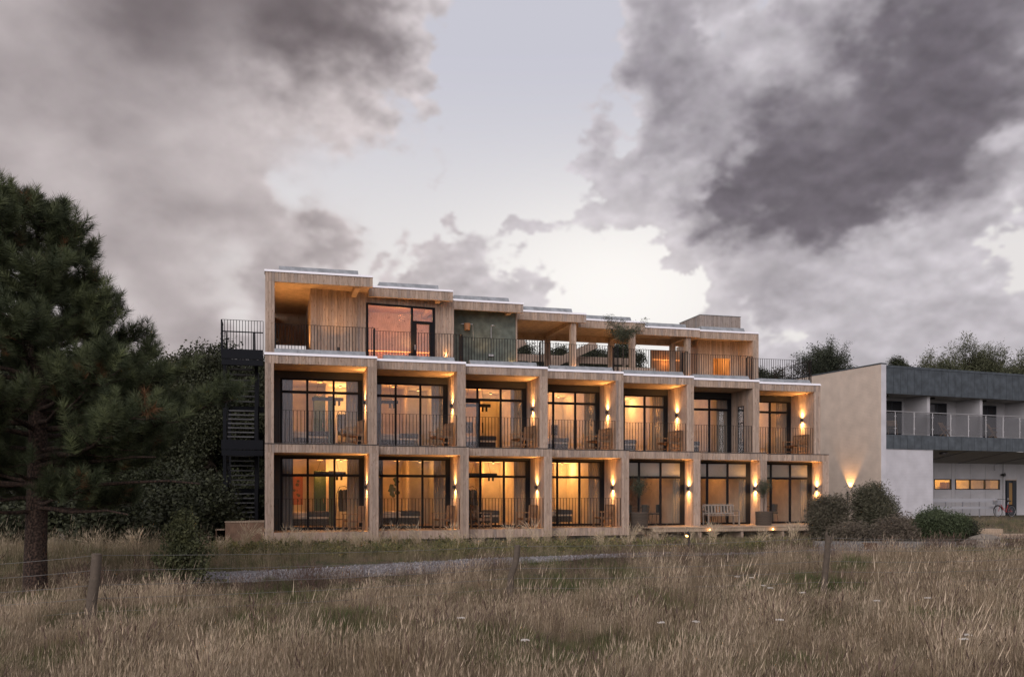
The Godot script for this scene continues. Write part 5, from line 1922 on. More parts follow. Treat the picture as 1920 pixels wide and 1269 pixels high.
func scatter(called: String, label: String, category: String, mesh: Mesh, xf: Array, cols: Array, m: String, parent: Node = null) -> MultiMeshInstance3D:
	var mm := MultiMesh.new()
	mm.transform_format = MultiMesh.TRANSFORM_3D
	mm.use_colors = true
	mm.mesh = mesh
	mm.instance_count = xf.size()
	for i in xf.size():
		mm.set_instance_transform(i, xf[i])
		mm.set_instance_color(i, cols[i])
	var mi := MultiMeshInstance3D.new()
	mi.multimesh = mm
	mi.material_override = mats[m]
	if parent:
		mi.name = called
		parent.add_child(mi, true)
	else:
		mi.name = numbered(called)
		add_child(mi)
		tag(mi, label, category)
	mi.set_meta("kind", "stuff")
	return mi

func build_grass() -> void:
	var kinds := [
		tuft_mesh(1, 26, 0.18, 0.46, 0.24, 0.0023, 0.55), tuft_mesh(2, 14, 0.20, 0.68, 0.16, 0.0018, 0.9), tuft_mesh(3, 30, 0.18, 0.32, 0.50, 0.0026, 0.10),
		tuft_mesh(4, 34, 0.16, 0.22, 0.7, 0.0034, 0.0), tuft_mesh(5, 14, 0.14, 0.50, 0.20, 0.0034, 0.9)]
	var names := [["dry_grass", "tall straw-coloured seeding grass of the meadow"], ["seed_grass", "tallest pale seed stalks of the meadow"], ["bent_grass", "bent tawny grass of the meadow"], ["green_grass", "low green grass showing between the dry stalks"], ["dock_stalks", "dark reddish seed stalks along the path"]]
	var xf := [[], [], [], [], []]
	var cs := [[], [], [], [], []]
	var pts := path_points()
	var post_at := [on_ground(166, 1178), on_ground(955, 1125), on_ground(1545, 1115)]
	var zc := 8.6
	while zc < 46.0:
		var step := 0.095 if zc < 15.0 else (0.110 if zc < 21.0 else (0.14 if zc < 33.0 else 0.22))
		var half := 960.0 * 1.16 / 1700.0 * zc + 1.2
		var x := -half
		while x < half:
			var zz := zc + rng.randf_range(-0.5, 0.5) * step
			var xx := x + rng.randf_range(-0.5, 0.5) * step
			x += step
			var t := deg_to_rad(YAW)
			var p := Vector3(cos(t) * xx + sin(t) * zz, 0, sin(t) * xx - cos(t) * zz)
			var d := -p.z
			var pd := path_distance(p, pts) if zz > 18.0 else 9.0
			if pd < 0.62 + 0.30 * rng.randf(): continue
			if zz > 33.0 and p.x > 31.6 + 0.12 * (d - 41.4) and d > 41.6: continue
			if zz > 33.0 and p.x > 30.9 and d > 41.2: continue
			# nothing inside the buildings or on the terrace
			if p.x > -2.4 and p.x < 24.8 and d > 32.7 + 0.02 * (p.x + 0.3): continue
			if p.x > 13.8 and p.x < 25.0 and d > 33.6: continue
			var beyond := zz > 19.5 and far_side(p, pts)
			p.y = height(p.x, p.z) - 0.02
			var a := n_patch.get_noise_2d(p.x * 0.22, p.z * 0.22)
			var c2 := n_patch.get_noise_2d(p.x * 0.8 + 40.0, p.z * 0.8)
			var k := 0
			var r := rng.randf()
			var c3a := n_patch.get_noise_2d(p.x * 0.35 + 17.0, p.z * 0.35)
			if beyond:
				# the planting strip: lower, greener, sparser
				if rng.randf() < 0.25: continue
				k = 3 if r < 0.38 - a * 0.5 else (2 if r < 0.72 else (0 if r < 0.93 else 1))
			else:
				if a + 0.7 * c2 > 0.20 and r < 0.75: k = 3
				elif r < 0.34 + 0.5 * c3a: k = 0
				elif r < 0.44 + 0.7 * c3a: k = 1
				elif r < 0.95: k = 2
				else: k = 4 if c2 > 0.05 else 0
				if pd < 2.6 and r > 0.55: k = 4
			var c3 := n_patch.get_noise_2d(p.x * 0.4 - 90.0, p.z * 0.4)
			var sc := rng.randf_range(0.55, 1.15) * maxf(0.35, 0.88 + 0.7 * c2 + 0.6 * c3)
			if beyond: sc *= lerpf(0.66, 1.25, smoothstep(-0.5, -4.0, p.x))
			elif zz > 16.0: sc *= lerpf(0.80, 1.0, smoothstep(1.0, 5.0, pd))
			for q in post_at:
				if Vector2(p.x - q.x, p.z - q.z - 0.35).length() < 0.75: sc *= 0.6
			var xform := Transform3D(Basis.from_euler(Vector3(rng.randf_range(-0.10, 0.10), rng.randf_range(-0.6, 0.6), rng.randf_range(-0.14, 0.10))) * sc, p)
			xf[k].append(xform)
			var v := rng.randf_range(0.72, 1.25) * (1.0 + 0.25 * c2)
			var col := Color(0.385, 0.305, 0.21)
			match k:
				1: col = Color(0.52, 0.425, 0.31)
				2: col = Color(0.225, 0.172, 0.108)
				3: col = Color(0.085, 0.115, 0.038).lerp(Color(0.18, 0.175, 0.07), rng.randf() * 0.7)
				4: col = Color(0.105, 0.066, 0.052)
			if k < 3: col = col.lerp(Color(0.19, 0.155, 0.085), clampf(a * 0.8, 0.0, 0.45))
			if beyond: col = col.lerp(Color(0.14, 0.13, 0.06), 0.3)
			cs[k].append(col * v)
		zc += step
	for k in 5:
		scatter(names[k][0], names[k][1], "grass", kinds[k], xf[k], cs[k], "grass")
	print("grass ", xf.map(func(a): return a.size()))

func far_side(p: Vector3, pts: Array) -> bool:
	# on the hotel's side of the path
	for i in pts.size() - 1:
		if p.x >= pts[i].x and p.x < pts[i + 1].x:
			var t: float = (p.x - pts[i].x) / (pts[i + 1].x - pts[i].x)
			return p.z < lerpf(pts[i].z, pts[i + 1].z, t)
	return (p.x > pts[-1].x and p.z < pts[-1].z) or (p.x < pts[0].x and p.z < pts[0].z - 1.0)

# ------------------------------------------------------------------ leaves and trees
func leaf_cluster(sd: int, n: int, r: float, size: float, slim := 0.45) -> ArrayMesh:
	var q := RandomNumberGenerator.new()
	q.seed = sd
	var b := MB.new()
	for i in n:
		var c := Vector3(q.randfn(), q.randfn(), q.randfn()) * r * 0.5
		var f := Vector3(q.randfn(), q.randfn() * 0.6 + 0.2, q.randfn()).normalized()
		var s := f.cross(Vector3(q.randfn(), q.randfn(), q.randfn())).normalized()
		var l := size * q.randf_range(0.7, 1.3)
		var t := q.randf_range(0.70, 1.25)
		b.col = Color(t, t * q.randf_range(0.95, 1.05), t * q.randf_range(0.8, 1.0))
		var nn := f.cross(s).normalized()
		var tip := c + f * l
		var m := c + f * l * 0.45 + nn * l * 0.06
		b.tri(c, m - s * l * slim * 0.5, tip, nn)
		b.tri(c, tip, m + s * l * slim * 0.5, nn)
	return b.mesh()

func limb(b: MB, a: Vector3, e: Vector3, r0: float, r1: float, sag := 0.0, wob := 0.06, sides := 6) -> Array:
	var pts := []
	var rad := []
	var l := a.distance_to(e)
	for k in 6:
		var t := k / 5.0
		var w := Vector3(rng.randf_range(-1, 1), rng.randf_range(-1, 1), rng.randf_range(-1, 1)) * wob * l * (0.0 if k == 0 else 0.5)
		pts.append(a.lerp(e, t) + w + Vector3(0, sag * l * 4.0 * t * (1.0 - t), 0))
		rad.append(lerpf(r0, r1, t))
	b.tube(pts, rad, sides, true)
	return pts

# a broadleaf tree: lobes are [x, y, z, radius] relative to the foot
func leaf_tree(called: String, label: String, at: Vector3, lobes: Array, trunk_h: float, trunk_r: float, count: int, mesh: Mesh, dark: Color, light: Color, scale := 1.0, group := "") -> void:
	var t := thing(called, label, "tree", at, 0.0, group)
	var b := MB.new()
	var top := Vector3(rng.randf_range(-0.3, 0.3), trunk_h, rng.randf_range(-0.3, 0.3))
	b.tube([Vector3(0, -0.3, 0), Vector3(0, 0.2, 0), top * 0.5, top], [trunk_r * 1.4, trunk_r * 1.05, trunk_r * 0.9, trunk_r * 0.7], 9)
	var lb := MB.new()
	for o in lobes:
		var c := Vector3(o[0], o[1], o[2])
		limb(lb, top * rng.randf_range(0.6, 1.0), c, trunk_r * 0.5, trunk_r * 0.10, 0.03)
		for k in 3:
			limb(lb, top.lerp(c, 0.6), c + Vector3(rng.randfn(), rng.randfn(), rng.randfn()).normalized() * o[3] * 0.8, trunk_r * 0.2, 0.015)
	part("trunk", b, mats.bark_grey, t)
	part("limbs", lb, mats.bark_grey, t)
	var xf := []
	var cs := []
	var vol := 0.0
	var small := []
	for o in lobes:
		small.append([o[0], o[1], o[2], o[3] * 0.72])
		for k in 7:
			var w: Vector3 = Vector3(rng.randfn(), rng.randfn() + 0.25, rng.randfn()).normalized() * o[3] * rng.randf_range(0.55, 0.98)
			small.append([o[0] + w.x, o[1] + w.y * 0.9, o[2] + w.z, o[3] * rng.randf_range(0.20, 0.42)])
	for o in small: vol += o[3] * o[3]
	for o in small:
		var n := int(count * o[3] * o[3] / vol)
		for k in n:
			var dir := Vector3(rng.randfn(), rng.randfn(), rng.randfn()).normalized()
			var rr: float = o[3] * pow(rng.randf(), 0.40)
			var bump := 1.0 + 0.22 * n_patch.get_noise_3d(dir.x * 3.0 + o[0], dir.y * 3.0, dir.z * 3.0 + o[2])
			var p := Vector3(o[0], o[1], o[2]) + dir * rr * bump * Vector3(1, 0.85, 1)
			if p.y < 0.2: continue
			xf.append(Transform3D(Basis.from_euler(Vector3(rng.randf() * TAU, rng.randf() * TAU, rng.randf() * TAU)) * (scale * rng.randf_range(0.7, 1.3)), p))
			cs.append(dark.lerp(light, rng.randf()) * rng.randf_range(0.8, 1.15))
	scatter("crown", "", "", mesh, xf, cs, "leaf", t)

# a tree of many upswept shoots: trunk to hb, then shoots reaching w aside and h up
func feather_tree(called: String, label: String, at: Vector3, hb: float, w: float, h: float, shoots: int, leaves: int, mesh: Mesh, dark: Color, light: Color, upright: float, size: float, group := "") -> void:
	var t := thing(called, label, "tree", at, 0.0, group)
	var b := MB.new()
	b.tube([Vector3(0, -0.3, 0), Vector3(0.05, hb * 0.5, 0), Vector3(0, hb, 0)], [0.26, 0.2, 0.13], 8)
	part("trunk", b, mats.bark_grey, t)
	var lb := MB.new()
	var xf := []
	var cs := []
	for k in shoots:
		var a := rng.randf() * TAU
		var s := sqrt(rng.randf())
		var base := Vector3(0, hb * rng.randf_range(0.80, 1.0), 0)
		var e := Vector3(cos(a) * w * s * rng.randf_range(0.7, 1.1) + 0.15 * w * upright, hb + h * rng.randf_range(0.25, 1.0) * (1.0 - (0.55 if upright > 0.5 else 0.25) * s * s), sin(a) * w * s)
		var pts := limb(lb, base, e, 0.05, 0.008, -0.06, 0.08, 4)
		for j in leaves:
			var f := 1.0 - pow(rng.randf(), 1.6) * 0.75
			var q: Vector3 = pts[int(f * 4.99)].lerp(pts[mini(int(f * 4.99) + 1, 5)], fmod(f * 4.99, 1.0))
			q += Vector3(rng.randfn(), rng.randfn() * (0.5 if upright < 0.5 else 1.0), rng.randfn()) * 0.20
			xf.append(Transform3D(Basis.from_euler(Vector3(rng.randf() * TAU, rng.randf() * TAU, rng.randf() * TAU)) * (size * rng.randf_range(0.6, 1.2)), q))
			cs.append(dark.lerp(light, rng.randf()) * rng.randf_range(0.8, 1.15))
	part("limbs", lb, mats.bark_grey, t)
	scatter("crown", "", "", mesh, xf, cs, "leaf", t)

func olive(at: Vector3, h: float, r: float, label: String, spread := 1.0, full := 9) -> void:
	var t := thing("olive_tree", label, "tree", at, 0.0, "olive trees in planters")
	var b := MB.new()
	b.tube([Vector3.ZERO, Vector3(0.03, h * 0.4, 0), Vector3(-0.01, h * 0.7, 0.02)], [0.028, 0.022, 0.016], 6)
	part("trunk", b, mats.bark_grey, t)
	var lb := MB.new()
	var xf := []
	var cs := []
	for k in 16:
		var a := TAU * k / 16.0 + rng.randf()
		var e := Vector3(cos(a) * r * rng.randf_range(0.4, 1.1) * spread, h * rng.randf_range(0.72, 1.08), sin(a) * r * rng.randf_range(0.4, 1.0))
		var pts := limb(lb, Vector3(0, h * rng.randf_range(0.5, 0.7), 0), e, 0.010, 0.003, 0.06, 0.10, 4)
		for j in full:
			var p: Vector3 = pts[1 + j % 5] + Vector3(rng.randfn(), rng.randfn(), rng.randfn()) * 0.06 * spread
			xf.append(Transform3D(Basis.from_euler(Vector3(rng.randf() * TAU, rng.randf() * TAU, rng.randf() * TAU)), p))
			cs.append(Color(0.10, 0.115, 0.075) * rng.randf_range(0.6, 1.2))
	part("limbs", lb, mats.bark_grey, t)
	scatter("crown", "", "", unit.olive, xf, cs, "leaf", t)

func shrub(called: String, label: String, at: Vector3, w: float, h: float, count: int, mesh: Mesh, dark: Color, light: Color, stems := 14, group := "") -> void:
	var t := thing(called, label, "shrub", at, 0.0, group)
	var b := MB.new()
	var xf := []
	var cs := []
	for k in stems:
		var a := TAU * k / stems + rng.randf() * 0.5
		var s := sqrt(rng.randf())
		var e := Vector3(cos(a) * w * s, h * rng.randf_range(0.50, 1.18) * (1.0 - 0.30 * s * s), sin(a) * w * 0.8 * s)
		var pts := limb(b, Vector3(cos(a), 0, sin(a)) * 0.12 * w, e, 0.016, 0.004, 0.03, 0.08, 4)
		for j in int(count / stems):
			var f := pow(rng.randf(), 0.6)
			var q: Vector3 = (pts[0] as Vector3).lerp(pts[5], f)
			q += Vector3(rng.randfn(), rng.randfn() * 0.7, rng.randfn()) * 0.13 * (0.5 + h * 0.35)
			if q.y < 0.05: continue
			xf.append(Transform3D(Basis.from_euler(Vector3(rng.randf_range(-0.8, 0.8), rng.randf() * TAU, rng.randf_range(-0.8, 0.8))) * rng.randf_range(0.7, 1.3), q))
			cs.append(dark.lerp(light, rng.randf()) * rng.randf_range(0.8, 1.15))
	part("stems", b, mats.bark_grey, t)
	scatter("foliage", "", "", mesh, xf, cs, "leaf", t)

func needle_tuft(sd: int, n: int, l: float) -> ArrayMesh:
	# a shoot of a pine along +y with a brush of needles
	var q := RandomNumberGenerator.new()
	q.seed = sd
	var b := MB.new()
	for i in n:
		var t := q.randf()
		var a := q.randf() * TAU
		var root := Vector3(0, t * l * 0.9, 0)
		var up := lerpf(0.35, 1.5, t * t)
		var f := Vector3(cos(a), up, sin(a)).normalized()
		var nl := 0.155 * q.randf_range(0.75, 1.15)
		var s := f.cross(Vector3(q.randfn(), q.randfn(), q.randfn())).normalized() * 0.0034
		var c := q.randf_range(0.7, 1.25)
		b.col = Color(c, c, c * q.randf_range(0.8, 1.0))
		b.tri(root - s, root + f * nl, root + s, s.cross(f).normalized())
	return b.mesh()

func build_pine() -> void:
	var foot := on_ground(66, 1120)
	var t := thing("pine_tree", "big dark pine with a bare rough trunk standing in the meadow", "tree", foot)
	var yaw := -deg_to_rad(YAW)
	t.rotation.y = yaw
	t.scale = Vector3.ONE * 1.27
	var b := MB.new()
	b.tube([Vector3(-0.02, -0.3, 0), Vector3(-0.01, 0.05, 0), Vector3(0.0, 0.9, 0), Vector3(0.03, 1.9, 0), Vector3(0.06, 3.2, 0.05), Vector3(0.02, 4.6, 0.1), Vector3(-0.08, 5.6, 0.1), Vector3(-0.18, 6.6, 0.1)], [0.24, 0.20, 0.175, 0.165, 0.14, 0.10, 0.06, 0.02], 14)
	part("trunk", b, mats.bark, t)
	var lb := MB.new()
	var xf := []
	var cs := []
	# whorls: height, reach to the +x side, reach to the -x side, rise
	var levels := [[1.62, 1.8, 2.0, 0.10, 5], [2.05, 2.1, 2.4, 0.14, 6], [2.45, 3.0, 2.7, 0.20, 7], [2.85, 3.15, 2.8, 0.22, 7], [3.25, 2.3, 2.8, 0.24, 7], [3.7, 1.75, 2.6, 0.26, 7], [4.15, 1.45, 2.3, 0.30, 7], [4.6, 1.25, 2.0, 0.36, 7], [5.05, 1.05, 1.7, 0.42, 7], [5.5, 0.75, 1.3, 0.5, 6], [5.95, 0.42, 0.9, 0.6, 6], [6.35, 0.20, 0.45, 0.8, 6]]
	var low := 0
	for lv in levels:
		for k in lv[4]:
			var a: float = TAU * (k + rng.randf() * 0.6) / lv[4] + lv[0]
			var c := cos(a)
			var reach: float = lerpf(lv[2], lv[1], 0.5 + 0.5 * c) * rng.randf_range(0.78, 1.10)
			var dir := Vector3(c, 0, sin(a))
			var base := Vector3(0.02, lv[0] + rng.randf_range(-0.15, 0.15), 0.05)
			var tip: Vector3 = base + dir * reach + Vector3(0, lv[3] * reach * rng.randf_range(0.7, 1.2), 0)
			var pts := limb(lb, base, tip, 0.045 * (0.5 + reach / 4.0), 0.008, -0.03, 0.05, 5)
			var subs := int(7 + reach * 6.5)
			for s in subs:
				var f := lerpf(0.36, 1.0, (s + rng.randf()) / subs)
				var q: Vector3 = pts[int(f * 4.99)].lerp(pts[mini(int(f * 4.99) + 1, 5)], fmod(f * 4.99, 1.0))
				var sl := rng.randf_range(0.25, 0.70) * (1.15 - 0.5 * f) * (0.6 + reach * 0.22)
				var sdir := (dir.rotated(Vector3.UP, rng.randf_range(-1.3, 1.3)) + Vector3(0, rng.randf_range(-0.1, 0.75), 0)).normalized()
				var e := q + sdir * sl
				limb(lb, q, e, 0.011, 0.004, -0.02, 0.06, 4)
				var nt := 3 + int(sl * 5.5)
				for j in nt:
					var g := lerpf(0.25, 1.0, float(j) / (nt - 1))
					var at := q.lerp(e, g) + Vector3(rng.randfn(), rng.randfn(), rng.randfn()) * 0.035
					var td := (sdir * 0.5 + Vector3(rng.randfn() * 0.4, 0.5 + 0.6 * g + rng.randfn() * 0.3, rng.randfn() * 0.4)).normalized()
					var up := Basis(Quaternion(Vector3.UP, td))
					xf.append(Transform3D(up.rotated(td, rng.randf() * TAU) * rng.randf_range(0.7, 1.25), at))
					var y := rng.randf()
					cs.append(Color(0.036, 0.052, 0.022).lerp(Color(0.150, 0.180, 0.085), pow(y, 1.8)) * rng.randf_range(0.75, 1.2))
					if rng.randf() < 0.02: cs[-1] = Color(0.16, 0.075, 0.03)
	# bare low boughs
	for k in [[1.75, 3.0, 0.25, 0.5], [1.55, 1.9, -0.1, 0.7], [1.9, -1.6, 0.1, 0.5], [2.2, 2.4, 0.2, 1.0]]:
		limb(lb, Vector3(0, k[0], 0.1), Vector3(k[1], k[0] + k[2], k[3]), 0.045, 0.012, 0.0, 0.05, 6)
	part("limbs", lb, mats.bark, t)
	var half := [[], []]
	var hc := [[], []]
	for i in xf.size():
		half[i % 2].append(xf[i]); hc[i % 2].append(cs[i])
	for k in 2:
		scatter("crown", "", "", needle_tuft(50 + k, 120, 0.30), half[k], hc[k], "needle", t)
	print("pine tufts ", xf.size())

func build_plants() -> void:
	unit.olive = leaf_cluster(7, 12, 0.11, 0.07, 0.26)
	unit.broad = leaf_cluster(8, 24, 0.44, 0.13, 0.6)
	unit.wide = leaf_cluster(9, 14, 0.6, 0.30, 0.6)
	unit.fine = leaf_cluster(10, 18, 0.16, 0.07, 0.35)
	unit.narrow = leaf_cluster(11, 16, 0.20, 0.12, 0.16)
	unit.willow = leaf_cluster(12, 18, 0.5, 0.26, 0.20)
	unit.small = leaf_cluster(13, 14, 0.10, 0.075, 0.55)

func build_trees() -> void:
	build_pine()
	var dk := Color(0.020, 0.026, 0.012)  # leaf tones lowered to put the shade of the dense wood into them
	var lt := Color(0.056, 0.066, 0.030)
	# the wood behind the staircase
	var wood := [[455, 47, 6.6, 2.6, "dense dark broadleaf tree right behind the steel staircase"], [390, 44, 7.6, 2.8, "tallest dark broadleaf tree between the pine and the staircase"], [325, 46, 7.0, 2.6, "rounded dark tree just beyond the pine's longest boughs"],
		[255, 50, 7.4, 2.9, "dark tree behind the middle of the pine crown"], [190, 52, 7.0, 3.0, "dark tree behind the pine's inner boughs"], [120, 48, 6.4, 2.8, "dark tree beyond the green shed"], [40, 50, 7.2, 3.0, "dark tree beyond the pine trunk"], [-40, 46, 7.0, 3.0, "dark tree at the far end of the wood"],
		[425, 56, 8.3, 3.0, "taller tree of the second row behind the staircase"], [490, 58, 8.0, 3.0, "tree of the second row behind the hotel's corner wall"]]
	var i := 0
	for w in wood:
		var h: float = w[2] + 2.3
		var r: float = w[3] * 1.15
		var lobes := []
		for k in 7:
			var a := TAU * k / 7.0 + i
			lobes.append([cos(a) * r * 0.55, h * rng.randf_range(0.22, 0.66), sin(a) * r * 0.5, r * rng.randf_range(0.50, 0.68)])
		lobes.append([rng.randf_range(-0.4, 0.4), h * 0.80, 0.0, r * 0.52])
		lobes.append([rng.randf_range(-0.9, 0.9), h * 0.16, 0.6, r * 0.62])
		leaf_tree("broadleaf_tree", w[4], ground_at(w[0], w[1]), lobes, h * 0.45, 0.16, 4200, unit.broad, dk, lt.lerp(Color(0.13, 0.12, 0.05), 0.5 if i == 2 else 0.0), 1.0, "trees of the wood behind the staircase")
		i += 1
	# thin pale trunks of the understorey
	var birch := thing("birch_sapling", "pair of thin pale saplings at the edge of the wood", "tree", ground_at(240, 33.0))
	var bb := MB.new()
	bb.tube([Vector3(0, -0.1, 0), Vector3(0.05, 1.4, 0), Vector3(-0.05, 2.9, 0)], [0.035, 0.03, 0.02], 6)
	part("trunk", bb, mats.bark_grey, birch)
	bb = MB.new()
	bb.tube([Vector3(0.28, -0.1, 0), Vector3(0.32, 0.6, 0), Vector3(0.26, 1.2, 0.1)], [0.05, 0.04, 0.03], 6)
	part("trunk", bb, mats.bark_grey, birch)
	var bx := []
	var bc := []
	for k in 160:
		bx.append(Transform3D(Basis.from_euler(Vector3(rng.randf() * TAU, rng.randf() * TAU, 0)), Vector3(rng.randfn() * 0.5, 2.2 + rng.randfn() * 0.6, rng.randfn() * 0.5)))
		bc.append(Color(0.03, 0.04, 0.014) * rng.randf_range(0.7, 1.2))
	scatter("crown", "", "", unit.broad, bx, bc, "leaf", birch)
	# undergrowth under the pine
	var under := [[30, 30.0, 2.0, 1.6, "beyond the pine trunk"], [150, 31.0, 2.0, 1.7, "behind the tan boulder"], [215, 29.5, 1.5, 1.5, "in front of the pale saplings"], [300, 31.5, 1.9, 1.8, "behind the small young tree"], [365, 32.5, 1.7, 1.9, "between the young tree and the timber steps"], [90, 34.0, 2.0, 1.9, "in front of the green shed"], [260, 35.0, 2.2, 2.4, "just behind the pale saplings"], [400, 36.0, 1.6, 2.2, "next to the foot of the steel staircase"], [335, 37.0, 2.2, 2.6, "under the rounded dark tree"], [450, 40.0, 1.8, 2.4, "behind the steel staircase"]]
	for k in under:
		shrub("undergrowth_bush", "dark leafy bush of the wood, " + k[4], ground_at(k[0], k[1]), k[2], k[3], 900, unit.broad, dk, lt, 16, "dark bushes at the foot of the wood")
	# young tree in front of the path
	var y := thing("young_tree", "small dark bushy young tree standing in the meadow by the path", "tree", on_ground(345, 1105))
	y.scale = Vector3.ONE * 1.05
	bb = MB.new()
	bb.tube([Vector3(0, -0.1, 0), Vector3(0.02, 0.7, 0), Vector3(0.0, 1.5, 0)], [0.022, 0.016, 0.006], 6)
	part("trunk", bb, mats.bark_grey, y)
	var yl := MB.new()
	var yx := []
	var yc := []
	for k in 46:
		var f := k / 46.0
		var a := k * 2.4
		var r := lerpf(0.95, 0.12, f) * rng.randf_range(0.5, 1.1)
		var base := Vector3(0, 0.12 + 1.3 * f, 0)
		var e := base + Vector3(cos(a) * r, 0.10 + 0.18 * f, sin(a) * r)
		var pts := limb(yl, base, e, 0.007, 0.002, -0.03, 0.06, 4)
		for j in 13:
			var q: Vector3 = pts[1 + j % 5] + Vector3(rng.randfn(), rng.randfn(), rng.randfn()) * 0.04
			yx.append(Transform3D(Basis.from_euler(Vector3(rng.randf() * TAU, rng.randf() * TAU, 0)), q))
			yc.append(Color(0.045, 0.056, 0.024).lerp(Color(0.11, 0.12, 0.05), rng.randf()))
	part("limbs", yl, mats.bark_grey, y)
	scatter("crown", "", "", unit.small, yx, yc, "leaf", y)
	# beyond the roofs
	var pc := Color(0.028, 0.036, 0.022)
	var pl := Color(0.058, 0.070, 0.042)
	feather_tree("umbrella_pine", "dark flat-topped pine rising behind the hotel's last roof terrace", ground_at(1540, 62.0), 9.3, 2.1, 2.3, 44, 34, unit.fine, pc, pl, 0.2, 1.9)
	leaf_tree("broadleaf_tree", "small dark treetop showing over the end of the white building's roof", ground_at(1685, 66.0), [[0, 10.6, 0, 0.6], [0.4, 9.8, 0, 0.9], [-0.6, 9.6, 0, 0.8]], 8.5, 0.15, 900, unit.broad, dk, lt, 0.7)
	var wl := [[1748, 62, 8.6, 1.9, 2.3, "low rounded treetop behind the white building's roof"], [1815, 64, 8.6, 2.1, 4.0, "feathery tallest willow behind the white building's roof"], [1868, 63, 8.6, 1.9, 2.9, "wind-bent willow behind the white building, beside the tallest"], [1925, 62, 8.4, 1.7, 2.7, "dark treetop at the far end of the white building's roof"]]
	for w in wl:
		feather_tree("willow_tree", w[5], ground_at(w[0], w[1]), w[2], w[3], w[4], 60, 24, unit.willow, Color(0.050, 0.060, 0.030), Color(0.11, 0.12, 0.065), 0.8, 0.75, "trees behind the white building")
	# trees glimpsed under the canopies
	var gl := [[985, 66, 11.6], [1045, 64, 11.3], [1105, 67, 11.9], [1165, 63, 11.5], [1425, 66, 9.6], [1465, 64, 9.0]]
	i = 0
	for w in gl:
		var h: float = w[2]
		leaf_tree("broadleaf_tree", "dark treetop seen behind the roof terrace, number %s from the green shower wall" % ORD[i], ground_at(w[0], w[1]), [[0, h, 0, 0.9], [0.9, h - 0.6, 0, 0.9], [-0.9, h - 0.7, 0, 0.9], [0.2, h - 1.6, 0, 1.5], [-0.8, h - 2.6, 0, 1.6], [0.9, h - 2.6, 0, 1.6]], h * 0.7, 0.15, 2200, unit.broad, dk, lt, 0.8, "treetops behind the roof terrace")
		i += 1
	# the trees across the meadow behind the viewer, whose outline the ground-floor windows mirror
	var fx := []
	var fc := []
	for k in 5200:
		var x := rng.randf_range(-25.0, 95.0)
		var hh := 4.3 + 1.6 * n_patch.get_noise_1d(x * 0.35) + 0.8 * n_patch.get_noise_1d(x * 1.3 + 60.0)
		fx.append(Transform3D(Basis.from_euler(Vector3(rng.randf() * TAU, rng.randf() * TAU, 0)) * 1.9, Vector3(x, hh * sqrt(rng.randf()), 36.0 + rng.randfn() * 0.9)))
		fc.append(dk.lerp(lt, rng.randf()))
	scatter("treeline", "dark line of trees across the meadow, mirrored in the ground-floor windows", "trees", unit.broad, fx, fc, "leaf")
	# shrubs in front of the white building
	shrub("grey_shrub", "tall grey-green shrub in front of the dining terrace end", ground_at(1552, 33.0), 0.62, 1.65, 2600, unit.narrow, Color(0.070, 0.066, 0.045), Color(0.17, 0.15, 0.11), 34)
	shrub("grey_shrub", "tallest rounded shrub beside the post lamp", ground_at(1641, 33.5), 0.72, 2.05, 3600, unit.narrow, Color(0.062, 0.066, 0.042), Color(0.15, 0.14, 0.095), 38)
	shrub("brown_shrub", "low brown twiggy shrub between the tall shrubs and the green bush", ground_at(1678, 31.5), 0.75, 0.95, 620, unit.narrow, Color(0.10, 0.082, 0.065), Color(0.20, 0.165, 0.13), 40)
	shrub("brown_shrub", "low brown twiggy shrub in front of the tallest shrub", ground_at(1600, 31.2), 0.7, 0.75, 500, unit.narrow, Color(0.09, 0.075, 0.058), Color(0.18, 0.15, 0.115), 34)
	shrub("green_bush", "rounded dark-green needle-leaved bush in front of the white building", ground_at(1762, 32.0), 0.95, 1.12, 4600, unit.fine, Color(0.045, 0.066, 0.032), Color(0.10, 0.13, 0.065), 40)
	shrub("dark_bush", "low dark bush beside the pale boulder", ground_at(1812, 32.2), 0.45, 0.75, 900, unit.small, Color(0.028, 0.03, 0.018), Color(0.055, 0.058, 0.03), 20)
	# feathery pale grass along the hotel and planting in the strip
	var pale := [[545, 30.0], [575, 29.0], [665, 29.5], [705, 30.5], [420, 27.5], [455, 28.5], [255, 27.0], [860, 31.0], [1010, 31.0], [1215, 31.5], [1240, 32.0], [1335, 32.5], [1420, 31.0], [1490, 33.0], [625, 30.6], [790, 30.2], [955, 30.6], [1130, 31.0], [1290, 31.4], [180, 27.0], [215, 26.2], [500, 31.2], [530, 28.6], [680, 28.4], [740, 31.0], [900, 29.6], [1060, 31.2], [1180, 29.8]]
	unit.plume = tuft_mesh(31, 120, 0.09, 0.66, 0.36, 0.0036, 0.95)
	unit.plume_b = tuft_mesh(32, 80, 0.12, 0.58, 0.62, 0.0036, 0.9)
	unit.plume_c = tuft_mesh(33, 100, 0.07, 0.75, 0.28, 0.0034, 0.97)
	for w in pale:
		var g := thing("feather_grass", "pale plume of feathery grass in the planting strip along the hotel", "grass", ground_at(w[0], w[1]), 0.0, "pale grass plumes along the hotel")
		scatter("blades", "", "", [unit.plume, unit.plume_b, unit.plume_c][rng.randi() % 3], [Transform3D(Basis.from_euler(Vector3(0, rng.randf() * 6.0, rng.randf_range(-0.45, -0.1))) * rng.randf_range(0.7, 1.2), Vector3.ZERO), Transform3D(Basis.from_euler(Vector3(0.1, rng.randf() * 6.0, -0.3)) * rng.randf_range(0.5, 0.9), Vector3(rng.randf_range(-0.25, 0.25), 0, 0.05))], [Color(0.62, 0.51, 0.36), Color(0.52, 0.43, 0.29)], "grass", g)
	var herbs := []
	var hcol := []
